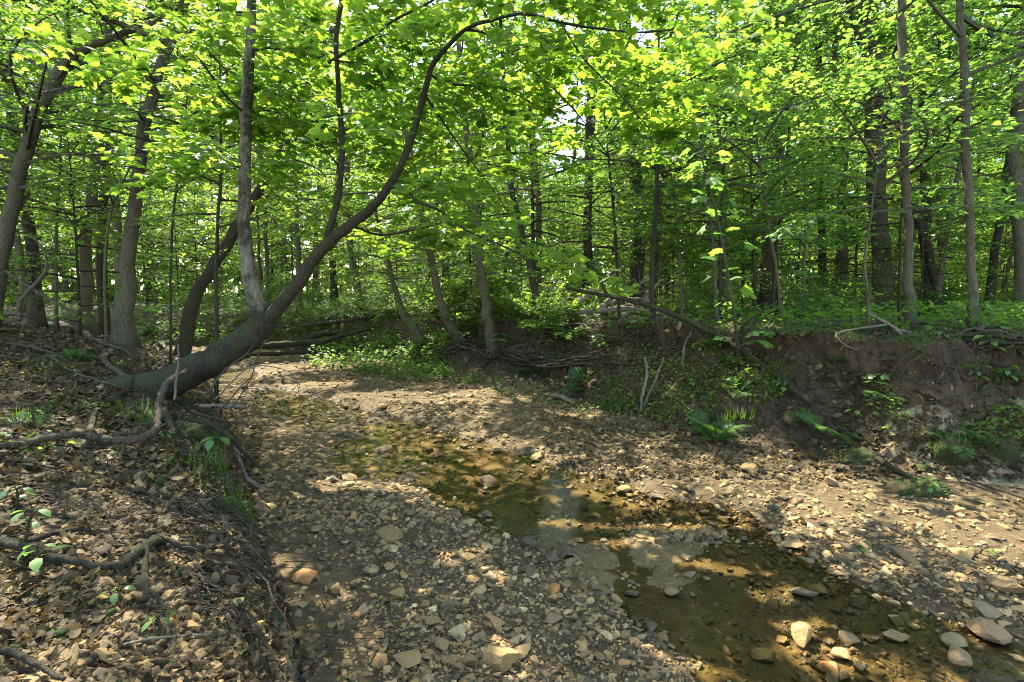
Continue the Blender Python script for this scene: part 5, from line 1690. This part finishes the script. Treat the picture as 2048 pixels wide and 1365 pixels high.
stick("stick", "long dark stick running along the foot of the pale clay", "stick", [(1850, 940, 6), (1910, 962, 8), (1980, 985, 7), (2060, 1010, 6)], 'bark_dark')
stick("stick", "dark root curving on the edge of the pale clay", "root", [(1838, 930, 8), (1860, 912, 8), (1885, 900, 6)], 'bark_dark')


def bank_roots(tree, n, box, seed, label_first=None):
    """bared roots that leave the tree's foot, bend over the lip and hang down the hollow"""
    rg = np.random.default_rng(seed)
    b = np.array(tree.location)
    x0, x1, y0, y1 = box
    for k in range(n):
        u = (k + rg.random()) / n
        ex, ey = x0 + (x1 - x0) * u, rg.uniform(y0, y1)
        e = on(ex, ey) + np.array([0, -.06, .03])
        out = e - b; out[2] = 0; L = np.linalg.norm(out) + 1e-6; out /= L
        sd = np.array([-out[1], out[0], 0])
        s0 = b + out * .06 + sd * rg.normal(0, .07) + np.array([0, 0, rg.uniform(-.08, .06)])
        zt = min(b[2], H_CAM) + rg.uniform(-.18, .03)
        P = [s0]
        for u in (.22, .45, .7):
            p = b + out * (L * u) + sd * rg.normal(0, .13) + np.array([0, -.10 - .12 * rg.random(), 0])
            p[2] = zt * (1 - u ** 2) + e[2] * u ** 2 + rg.normal(0, .05)
            p[2] = max(p[2], gz(p[0], p[1]) + .02)
            P.append(p)
        e2 = e + sd * rg.normal(0, .22) + np.array([0, -.06, -rg.uniform(.02, .2)])
        P += [e, e2]
        P = np.array(P)
        r = rg.uniform(.007, .024)
        C = cr(np.hstack([P, np.array([[r * 1.5], [r * 1.25], [r], [r * .8], [r * .6], [r * .2]])]), 22)
        w = rg.normal(0, .012, (22, 3)); w[0] = 0
        mb = MB(); mb.tube(C[:, :3] + w, C[:, 3], 6, 0, .1, True, k)
        link("root", mb.mesh("root", M['root'] if k % 3 else M['bark_dark'], b), tree)


bank_roots(C1, 34, (930, 1260, 660, 735), 5)
bank_roots(C3, 22, (850, 1000, 668, 735), 6)
bank_roots(C2, 14, (1040, 1300, 665, 720), 7)
R2 = [o for o in bpy.data.objects if o.get('label', '').startswith("straight brown tree rooted in the mossy lip")][0]
bank_roots(R2, 18, (1820, 2060, 680, 735), 8)
SAP = [o for o in bpy.data.objects if o.get('label', '').startswith("crooked sapling with dead")][0]
bank_roots(SAP, 9, (1690, 1800, 680, 740), 9)
R1 = [o for o in bpy.data.objects if o.get('label', '').startswith("straight brown tree with flared foot, left")][0]
bank_roots(R1, 14, (1740, 1920, 682, 735), 10)
YT = [o for o in bpy.data.objects if o.get('label', '').startswith("slim dark tree standing alone")][0]
bank_roots(YT, 10, (1200, 1420, 672, 720), 11)


def dead_heap():
    """the bleached tree top lying on the far bank, branch by branch"""
    rg = np.random.default_rng(70)
    b = at(1180, 628, 10.2)
    b[2] = gz(b[0], b[1])
    root = thing("dead_tree_top", "bleached heap of fallen branches on the grassy far bank", "fallen branches", b)
    main = [[(1100, 640, 10), (1140, 628, 13), (1180, 622, 14), (1240, 618, 12), (1300, 622, 7)], [(1115, 625, 9), (1150, 612, 9), (1178, 585, 8), (1195, 560, 5)], [(1130, 632, 12), (1165, 640, 10), (1200, 645, 6)],
            [(1200, 622, 10), (1230, 590, 7), (1300, 560, 5)], [(1180, 622, 7), (1240, 600, 6), (1330, 600, 4)], [(1220, 635, 9), (1270, 625, 8), (1330, 628, 5)], [(1240, 640, 7), (1290, 600, 6), (1320, 560, 4)]]
    for k, pts in enumerate(main):
        P, R = px_path(pts, 10.2 + .15 * (k % 3))
        P[:, 2] = np.maximum(P[:, 2], b[2] + .04)
        C = cr(np.hstack([P, R[:, None]]), 16)
        mb = MB(); mb.tube(C[:, :3] + rg.normal(0, .012, (16, 3)), C[:, 3], 7, 0, .08, True, k)
        br = link("branch", mb.mesh("branch", M['dead'], b), root)
        for j in range(8):
            i = rg.integers(4, 15)
            p = C[i, :3]; d = rg.normal(0, 1, 3); d[2] = abs(d[2]) * .5 + .1; d /= np.linalg.norm(d)
            L = rg.uniform(.3, .8)
            t = np.linspace(0, 1, 6)[:, None]
            Q = p + d * t * L + rg.normal(0, .025, (6, 3)); Q[0] = p; Q[:, 2] = np.maximum(Q[:, 2], b[2] + .02)
            mb = MB(); mb.tube(Q, np.linspace(.009, .003, 6), 4, 0, 0, False)
            link("twig", mb.mesh("twig", M['dead'], b), br)


dead_heap()


def build_twigs():
    rg = np.random.default_rng(77)
    P, s, f = litter_points(1250, [(-60, 630, 470, 1100, .35), (1080, 645, 2100, 960, .4), (500, 740, 2000, 1365, .15)], rg)
    q = zones(P[:, 0], P[:, 1])
    P = P[f & (q['sd'] < -.05)]
    mb = MB()
    for p in P:
        L = rg.uniform(.08, .4) * (1 + .05 * p[1]); a = rg.uniform(0, 2 * PI)
        t = np.linspace(-.5, .5, 4)
        x = p[0] + t * L * math.cos(a) + rg.normal(0, .012, 4); y = p[1] + t * L * math.sin(a) + rg.normal(0, .012, 4)
        z = np.array([p[2]] * 4)
        z = height(x, y) + rg.uniform(.004, .03)
        mb.tube(np.stack([x, y, z], 1), np.linspace(1, .4, 4) * rg.uniform(.0015, .0045), 4, 0, 0, False)
    tag(link("twig_litter", mb.mesh("twig_litter", M['root'])), kind='stuff')
    # rootlets hanging below the lip of the far bank
    mb = MB()
    for k in range(420):
        px = rg.uniform(1080, 2090); e = on(px, rg.uniform(668, 700) + (8 if px > 1500 else 0))
        L = rg.uniform(.05, .22)
        t = np.linspace(0, 1, 4)
        Q = e + np.array([0, -.05, .06]) + np.stack([rg.normal(0, .05) * t * 3 + rg.normal(0, .008, 4), rg.normal(-.03, .04) * t, -L * t], 1)
        mb.tube(Q, np.linspace(.005, .0015, 4) * rg.uniform(.5, 1.3), 4, 0, 0, False)
    tag(link("hanging_rootlets", mb.mesh("hanging_rootlets", M['bark_dark'])), kind='stuff')


build_twigs()


# ---------------------------------------------------------------- green things on the ground
def frond_mesh(L, seed, n=13):
    rg = np.random.default_rng(seed)
    mb = MB()
    t = np.linspace(0, 1, 8)
    arc = lambda u: np.stack([0 * u, u * L * .92, L * (.55 * u - .62 * u ** 2.2)], -1)
    mb.tube(arc(t), np.linspace(.006, .0015, 8), 4, 1, 0, False)
    P, F, Nn, S = [], [], [], []
    for k in range(n * 2):
        u = .14 + .86 * (k // 2 + .5 * (k % 2)) / n
        p = arc(np.array(u)); d = arc(np.array(min(u + .02, 1.02))) - p; d /= np.linalg.norm(d)
        sg = 1 if k % 2 else -1
        a = math.radians(72 - 25 * u)
        side = np.array([sg, 0, 0.0])
        f = d * math.cos(a) + side * math.sin(a); f[2] -= .12
        P.append(p); F.append(f); Nn.append(np.array([0, 0, 1.0]) + .2 * rg.normal(0, 1, 3)); S.append(L * .34 * math.sin(PI * min(1, .16 + u * .84)) ** .8 + .01)
    pin = (np.array([(0, 0, 0), (-.07, .2, 0), (-.085, .45, -.02), (-.05, .8, -.05), (0, 1, -.1), (.05, .8, -.05), (.085, .45, -.02), (.07, .2, 0)]), np.array([(0, 7, 1), (1, 7, 6), (1, 6, 2), (2, 6, 5), (2, 5, 3), (3, 5, 4)]))
    mb.leaves(np.array(P), np.array(F), np.array(Nn), np.array(S), pin, 0)
    return mb.mesh("frond", [M['fern'], M['stem']], smooth=False)


FROND = [frond_mesh(.42, 1), frond_mesh(.36, 2, 12), frond_mesh(.48, 3, 15)]


def fern(px, py, size, label, n=9, group=None, lean=None):
    p = on(px, py)
    r = thing("fern", label, "fern", p, group)
    for k in range(n):
        a = k * 2 * PI / n + random.uniform(-.45, .45)
        s = size * .8 * random.uniform(.5, 1.2)
        link("frond", FROND[k % 3], r, (0.02 * math.sin(a), 0.02 * math.cos(a), 0), (random.uniform(-.05, .9), random.uniform(-.35, .35), -a), s)


for a in [
    (1432, 885, 1.1, "large fern at the foot of the dark hollow of the far bank", 13), (1405, 868, .9, "smaller fern left behind the large foot fern", 9),
    (1062, 752, 1.1, "pair fern under the bared roots, right one", 9), (1040, 755, .9, "pair fern under the bared roots, left one", 8),
    (1165, 765, 1.1, "fern in the sunlit green mound of the far bank", 9), (1145, 790, .9, "fern at the base of the sunlit green mound", 8),
    (1440, 700, .9, "fern high on the far bank under the leaning dead trunk", 8), (1475, 790, .9, "fern halfway down the far bank beside the dead trunk", 8),
    (1770, 810, .8, "fern in the dark patch below the mossy knob", 8), (1655, 880, 1.0, "fern low on the far bank left of the brown leaves", 9),
    (1700, 740, .8, "fern on the mossy streak under the crooked sapling", 7), (1485, 740, .8, "fern right under the leaning dead trunk", 8),
    (300, 668, 1.5, "tall fern at the top of the left bank beside the flared tree", 11), (330, 690, 1.3, "broad fern below the tall one on the left bank", 10),
    (268, 655, 1.1, "fern at the right foot of the flared tree", 8), (165, 640, 1.2, "fern on the crest between the pale trunks and the flared tree", 9), (195, 646, 1.0, "fern touching the left foot of the flared tree", 8),
    (145, 722, .85, "dark fern alone in the middle of the leafy left bank", 9), (360, 705, 1.0, "fern behind the lying maple trunk", 8),
    (1995, 760, .8, "fern among plants at the right end of the far bank", 7), (1905, 900, .8, "fern tuft on the dark overhang in the pale clay", 8), (1960, 890, .7, "small fern right of the tuft on the pale clay", 7),
]:
    fern(*a)


def tuft(px, py, L, n, label, seed, spread=.10, droop=1.0, name="grass_tuft", loose=False):
    rg = np.random.default_rng(seed)
    p = on(px, py)
    mb = MB()
    a = rg.uniform(0, 2 * PI, n); r = rg.random(n) ** .6 * spread
    x = p[0] + r * np.cos(a); y = p[1] + r * np.sin(a)
    P = np.stack([x, y, height(x, y) - .005], 1)
    k = rg.uniform(.25, 1.3, n)
    F = np.stack([np.cos(a) * k, np.sin(a) * k, np.ones(n)], 1)
    bl = (BLADE[0] * np.array([1, 1, -droop * 2.2]), BLADE[1])
    mb.leaves(P, F, np.stack([np.cos(a + .2), np.sin(a + .2), np.full(n, .3)], 1) * -1 + np.array([0, 0, 1.2]), rg.uniform(.5, 1.1, n) * L, bl, 0)
    o = link(name, mb.mesh(name, M['grass'], p, smooth=False), None, p)
    tag(o, label, "grass")


for k, a in enumerate([
    (278, 838, .20, 130, "drooping grass tuft under the maple trunk on the left bank"), (400, 930, .17, 150, "grass tuft at the edge of the left bank with broad leaves in it"),
    (455, 1000, .15, 160, "bright grass hanging over the mossy corner of the left bank"), (435, 965, .14, 110, "grass above the mossy corner of the left bank"), (470, 1030, .12, 110, "grass hanging lowest on the mossy corner"),
    (40, 855, .16, 130, "wispy grass tuft at the left edge of the bank"), (300, 690, .2, 90, "grass behind the sunny leaves on the left bank"), (40, 740, .12, 60, "thin grass near the left edge below the crest"),
    (1350, 820, .17, 130, "grass tuft at the foot of the far bank right of the bare twigs"), (1440, 840, .2, 170, "long dark grass hanging over the hollow of the far bank"), (1480, 830, .2, 150, "long grass right of the hollow of the far bank"),
    (1250, 800, .2, 200, "pale grass on the low mound at the foot of the far bank"), (1220, 815, .18, 160, "short grass in front of the low mound"), (1150, 730, .2, 140, "grass on top of the sunlit green mound"),
    (1980, 740, .18, 120, "grass at the right end of the far bank"), (1900, 870, .18, 140, "dark grass crowning the pale clay"), (940, 765, .22, 160, "bright grass tuft on the upper gravel bar"), (1000, 760, .15, 110, "small grass tuft near the pair of ferns"),
    (900, 745, .2, 160, "grass tuft at the right end of the green patch"), (1560, 745, .2, 120, "grass beside the broad pale leaves"),
]):
    tuft(*a, seed=200 + k, spread=.13 if a[1] < 820 else .09)

# broad leaf plants: stem and leaves
def leaf_obj_mesh(shape, mat):
    m1 = MB(); m1.leaves(np.zeros((1, 3)), np.array([[0, 1.0, 0]]), np.array([[0, 0, 1.0]]), np.ones(1), shape, 0)
    return m1.mesh("leaf", mat, smooth=True)


LEAF_OV = leaf_obj_mesh((OVAL[0] * np.array([1, 1, 1.4]), OVAL[1]), M['herb_part'])
LEAF_MP = leaf_obj_mesh(MAPLE, M['herb_part'])


def plant(px, py, h, n, size, label, seed, lean=(0, 0), leafme=None, tiers=3, Y=None, droop=.35):
    rg = np.random.default_rng(seed)
    p = at(px, py, Y) if Y else on(px, py)
    r = thing("leafy_plant", label, "plant", p)
    mb = MB()
    t = np.linspace(0, 1, 6)
    top = np.array([lean[0], lean[1], h])
    S = t[:, None] * top[None] + np.array([0, 0, -.0])
    S[:, :2] += rg.normal(0, .012, (6, 2)) * h
    S[0] = (0, 0, -.02)
    mb.tube(S, np.linspace(.006, .003, 6) * (1 + h), 5, 0, 0, False)
    spots = []
    for k in range(n):
        u = 1 - (k % tiers) / tiers * .55 if tiers > 1 else 1
        a = k * 2.4 + rg.normal(0, .2)
        s = size * rg.uniform(.7, 1.15)
        b = np.array([np.interp(u, t, S[:, j]) for j in range(3)])
        d = np.array([math.cos(a), math.sin(a), .15])
        q = b + d * s * .5
        mb.tube(np.array([b, (b + q) / 2 + (0, 0, .01), q]), np.array([.003, .0025, .002]), 4, 0, 0, False)
        spots.append((q, a, s))
    link("stem", mb.mesh("stem", M['stem']), r)
    lm_ = leafme or LEAF_OV
    for q, a, s in spots:
        link("leaf", lm_, r, q, (-droop + rg.normal(0, .15), rg.normal(0, .2), a - PI / 2), s)


PL = [
    (1540, 735, .42, 14, .17, "sapling with broad pale drooping leaves in front of the dead trunk", LEAF_MP, 2), (1580, 640, .75, 15, .17, "tall plant with broad pale leaves at the lip above the drooping one", LEAF_MP, 2),
    (1645, 765, .25, 8, .08, "bright green seedling alone on the brown slope of the far bank", LEAF_MP, 2), (1560, 812, .3, 9, .10, "leafy plant at the lower end of the dead trunk", LEAF_OV, 3),
    (1580, 870, .3, 9, .10, "dark leafy plant in the hollow below the dead trunk", LEAF_OV, 3), (1880, 700, .22, 10, .09, "cluster of leaves beside the drooping dead branch", LEAF_OV, 3),
    (1975, 735, .3, 12, .11, "leafy plant at the right end below the mossy lip", LEAF_OV, 3), (2015, 745, .3, 12, .11, "leafy plant cut by the right edge below the lip", LEAF_OV, 3),
    (2000, 790, .25, 9, .09, "low leafy plant over the pale clay at right", LEAF_OV, 3), (1950, 795, .25, 9, .09, "leafy plant above the dark tuft on the pale clay", LEAF_OV, 3),
    (1745, 800, .25, 9, .11, "plant with large leaves on the mossy streak of the far bank", LEAF_MP, 2), (1700, 860, .2, 8, .08, "low plant left of the pale clay", LEAF_OV, 3),
    (1860, 1000, .15, 8, .07, "small plant on the mossy boulder at the foot of the far bank", LEAF_OV, 2), (1440, 720, .3, 12, .10, "leafy plant under the high part of the dead trunk", LEAF_OV, 3),
    (1370, 790, .25, 12, .09, "bright leafy plant on the slope right of the bare twigs", LEAF_OV, 3), (1400, 740, .3, 12, .09, "leafy plant mid slope left of the dead trunk", LEAF_OV, 3),
    (1200, 720, .4, 14, .12, "sunlit seedling with maple leaves on the green mound", LEAF_MP, 3), (1250, 705, .5, 14, .13, "leaning seedling with maple leaves above the clay face", LEAF_MP, 3), (1300, 690, .45, 12, .12, "seedling with maple leaves high on the clay face", LEAF_MP, 3),
    (1180, 700, .3, 10, .09, "small leafy plant behind the green mound", LEAF_OV, 3), (1010, 720, .5, 12, .15, "seedling with bright leaves in front of the bared roots", LEAF_MP, 3),
    (425, 925, .16, 7, .085, "pale green five leaved plant in the grass at the left bank edge", LEAF_OV, 1), (50, 1105, .16, 6, .055, "small bright seedling over the dark root at lower left", LEAF_OV, 2),
    (85, 1160, .12, 6, .055, "small bright seedling below the dark root at lower left", LEAF_OV, 2), (250, 1215, .06, 5, .04, "tiny seedling beside the pale root at lower left", LEAF_OV, 1), (320, 1270, .06, 5, .04, "tiny seedling among stones near the bottom left", LEAF_OV, 1),
    (330, 890, .1, 6, .05, "small seedling below the crooked pale root", LEAF_OV, 2), (35, 1025, .1, 6, .045, "small seedling near the left edge of the bank", LEAF_OV, 2), (70, 860, .12, 7, .06, "yellow green seedling in the wispy grass", LEAF_OV, 2),
    (285, 680, .4, 12, .12, "leafy plant with glossy leaves in front of the flared tree", LEAF_OV, 3), (395, 700, .6, 16, .12, "bright leafy plant behind the lying maple trunk", LEAF_OV, 3), (250, 740, .12, 6, .06, "small seedling in the sunny leaves of the left bank", LEAF_OV, 2),
    (1715, 1105, .03, 4, .06, "fallen green spray on the damp gravel bar", LEAF_MP, 1), (1960, 1108, .03, 3, .06, "green leaf lying on the right gravel bar", LEAF_OV, 1),
]
for k, (px, py, h, n, s, lab, lm_, tiers) in enumerate(PL):
    plant(px, py, h, n, s, lab, 300 + k, (random.uniform(-.12, .12) * h * 3, -.1 * h), lm_, tiers)


def tall_seedling():
    pts = [(1478, 735, 6), (1470, 640, 6), (1455, 540, 5), (1436, 440, 5), (1412, 350, 4), (1396, 285, 3)]
    P, R = px_path(pts, 5.7)
    P[0] = on(1478, 735); P[0, 2] -= .03
    b = P[0].copy()
    r = thing("tall_seedling", "tall thin seedling with large bright yellow green leaves near its top", "plant", b)
    C = cr(np.hstack([P, R[:, None]]), 26)
    mb = MB(); mb.tube(C[:, :3], C[:, 3], 6, 0, .03)
    rg = np.random.default_rng(8)
    for k in range(24):
        u = .34 + .66 * k / 23
        q = C[int(u * 25), :3]; a = k * 2.4
        d = np.array([math.cos(a), math.sin(a), .25]); e = q + d * rg.uniform(.10, .22)
        mb.tube(np.array([q, (q + e) / 2 + (0, 0, .012), e]), np.array([.004, .003, .002]), 4, 0, 0, False)
        link("leaf", LEAF_MP, r, e - b, (-.45 + rg.normal(0, .3), rg.normal(0, .3), a - PI / 2), rg.uniform(.13, .22))
    link("stem", mb.mesh("stem", M['stem'], b), r)


tall_seedling()


def build_herbs():
    """ground cover nobody could count: low leaves on the floor of the wood, the slope and the green patch"""
    rg = np.random.default_rng(99)

    def patch(name, boxes, n, hmax, size, ok, shape=OVAL, mat='herb', tmax=34):
        P, s, f = litter_points(n, boxes, rg, tmax)
        q = zones(P[:, 0], P[:, 1])
        P = P[f & ok(P[:, 0], P[:, 1], q)]
        m = len(P)
        k = rg.random(m) ** 1.3
        P = P + np.stack([rg.normal(0, .05, m), rg.normal(0, .05, m), .02 + k * hmax * (.7 + .6 * vnoise(P[:, 0] * 1.1, P[:, 1] * 1.1, 15))], 1)
        F = rg.normal(0, 1, (m, 3)); F[:, 2] = F[:, 2] * .3 - .1
        Nn = rg.normal(0, .3, (m, 3)) + np.array([0, 0, 1])
        mb = MB(); mb.leaves(P, F, Nn, rg.uniform(.6, 1.25, m) * size * (.7 + .035 * P[:, 1]), shape, 0)
        tag(link(name, mb.mesh(name, M[mat], smooth=False)), kind='stuff')
        print(name, m)
    patch("woodland_herbs", [(450, 560, 2150, 672, 1.0)], 15000, .38, .10, lambda x, y, q: q['right'] & (q['dr'] > 1.25) & (fbm(x * .6, y * .6, 17, 3) > -.3), tmax=45)
    patch("woodland_herbs", [(-150, 590, 460, 690, 1.0)], 4200, .45, .11, lambda x, y, q: q['left'] & (q['dl'] > 2.6) & (fbm(x * .8, y * .8, 18, 3) > -.1), tmax=45)
    patch("green_patch", [(610, 690, 900, 765, 1.0)], 3800, .42, .085, lambda x, y, q: (fbm(x * .9, y * .9, 19, 2) > -.5) & (q['bdr'] < 1.5) & (q['sd'] < -.4))
    patch("bank_herbs", [(830, 690, 1560, 880, .62), (1560, 690, 2100, 900, .38)], 14000, .16, .058, lambda x, y, q: q['right'] & (q['dr'] < 1.3) & (fbm(x * 1.6, y * 1.6, 23, 3) > -.02))
    patch("bank_herbs", [(230, 596, 900, 712, 1.0)], 9000, .35, .085, lambda x, y, q: q['right'] & (y > 10.5) & (q['dr'] < 2.2) & (fbm(x * .8, y * .8, 27, 3) > -.3))
    patch("bank_herbs", [(860, 735, 1320, 830, 1.0)], 1500, .10, .06, lambda x, y, q: q['inb'] & (q['bdr'] < .9) & (fbm(x * 1.1, y * 1.1, 24, 3) > .12))
    patch("bank_herbs", [(-60, 640, 430, 1000, 1.0)], 2600, .08, .05, lambda x, y, q: q['left'] & (fbm(x * 1.8, y * 1.8, 25, 3) > .30))
    # moss and short grass fringing the lip
    V = FACE['V']; k = np.where((FACE['dr'] > 1.2) & (FACE['dr'] < 1.52) & (V[:, 1] > 2.5) & (V[:, 1] < 12))[0]
    k = k[rg.integers(len(k), size=9000)]; P = V[k]; P = P[fbm(P[:, 0] * 1.2, P[:, 1] * 1.2, 29, 2) > -.3]
    m = len(P); a = rg.uniform(0, 2 * PI, m)
    mb = MB(); mb.leaves(P + rg.normal(0, .015, (m, 3)), np.stack([np.cos(a) * .8 - .3, np.sin(a) * .8 - .5, rg.uniform(-.3, .9, m)], 1), np.stack([-np.cos(a), -np.sin(a), np.ones(m)], 1), rg.uniform(.03, .10, m), (BLADE[0] * np.array([2.2, 1, -2]), BLADE[1]), 0)
    tag(link("lip_moss", mb.mesh("lip_moss", M['grass'], smooth=False)), kind='stuff')


build_herbs()


# low bushes in the wood
def bushes():
    rg = np.random.default_rng(31)
    kinds = []
    for k in range(3):
        c = Crown()
        for i in range(17):
            el = math.radians(rg.uniform(15, 75))
            c.branch(np.array([rg.normal(0, .1), rg.normal(0, .1), .02]), i * 2.4, el, rg.uniform(.8, 1.7), .008, 7, 11, .085 + .012 * k, rg, .18, .25, .4)
        kinds.append((c, c.mesh("foliage", [M['under'], M['cool'], M['under']][k], M['bark'], [OVAL, OVAL, MAPLE_S][k]), [M['under'], M['cool'], M['under']][k], [OVAL, OVAL, MAPLE_S][k]))
    TK = []
    n = 0
    for it in range(9000):
        bend = it < 1600 and n < 24
        if n >= 150: break
        y = math.exp(rg.uniform(math.log(8.5), math.log(42))); x = rg.uniform(-1.2 * y, 1.15 * y)
        if bend: y = rg.uniform(9.5, 15.5); x = rg.uniform(-.5, .12) * y
        a, b = bank_side(x, y)
        if not ((a > 3 and (x < -7.5 or y > 13)) or (b > 2.2 and y > 9) or (b > .9 and y > 13 and x < -3.5) or (bend and .85 < b < 2.2 and y > 9.5)): continue
        if any((x - p) ** 2 + (y - q) ** 2 < ((.55 if not bend else .3) + .03 * y) ** 2 for p, q in TK): continue
        TK.append((x, y))
        kd = kinds[n % 3]
        z = gz(x, y)
        side = "left" if a > 0 else "far"
        o = link("bush", kd[1], None, (x, y, z), (0, 0, rg.uniform(0, 6.28)), rg.uniform(.5, .95))
        tag(o, behind(x, y, ["low leafy bush", "cool green bush", "broad leaved bush"][n % 3]), "bush", "bushes in the wood, %s side" % side)
        n += 1
    print("bushes", n)


bushes()


# mossy lumps at the foot of the banks
def lump(px, py, w, h, label, seed):
    rg = np.random.default_rng(seed)
    p = on(px, py)
    V, F = ico(4)
    k = fbm(V[:, 0] * 2.2 + seed, V[:, 1] * 2.2 + V[:, 2], seed, 4)
    V = V * (1 + .38 * k)[:, None] * np.array([w, w * .75, h])
    o = link("mossy_clump", np_mesh("mossy_clump", V, F, M['moss'], smooth=True), None, p + np.array([0, 0, -.2 * h]))
    tag(o, label, "moss clump")
    n = 420
    i = rg.integers(len(V), size=n)
    nn = V[i] / np.array([w, w, h]) ; nn /= np.linalg.norm(nn, axis=1)[:, None]
    mb = MB(); mb.leaves(V[i], nn + rg.normal(0, .5, (n, 3)), np.cross(nn, rg.normal(0, 1, (n, 3))) + .01, rg.uniform(.02, .05, n), (BLADE[0] * np.array([2.5, 1, 1]), BLADE[1]), 0)
    c = link("moss", mb.mesh("moss", M['grass'], smooth=False), o)
    c['kind'] = 'stuff'


def moss_mat():
    m, nt, out = new_mat("moss")
    n1 = noise(nt, 18, 5, .7); n2 = noise(nt, 120, 4, .75)
    col = ramp(nt, n2, [(.25, (.012, .02, .005)), (.5, (.03, .05, .01)), (.8, (.07, .10, .018))])
    col = mixc(nt, ramp(nt, n1, [(.42, (0, 0, 0)), (.6, (1, 1, 1))]), col, (.06, .042, .022))
    principled(nt, out, col, .95, bump(nt, mth(nt, 'ADD', n2, n1), .9, .03), .15)
    return m


M['moss'] = moss_mat()
lump(1830, 985, .22, .15, "large mossy clump at the foot of the far bank", 1)
lump(1712, 925, .20, .13, "mossy clump left of the large one at the foot of the far bank", 2)
lump(1690, 890, .12, .10, "small mossy knob above the two clumps", 3)
lump(460, 1035, .09, .12, "mossy corner clump on the edge of the left bank under hanging grass", 4)
lump(395, 880, .20, .16, "dark mossy root mass under the maple trunk on the left bank", 5)
lump(1905, 905, .18, .14, "dark overhanging clump on the pale clay", 6)
lump(2000, 905, .14, .16, "dark clump at the right of the pale clay", 7)
lump(1450, 870, .25, .16, "dark mossy ledge above the large foot fern", 8)
print("objects", len(bpy.data.objects), "tris", sum(len(me.loops) - 2 * len(me.polygons) for me in bpy.data.meshes))
for me in sorted(bpy.data.meshes, key=lambda m: -len(m.polygons))[:24]: print("  ", me.name, len(me.loops) - 2 * len(me.polygons))
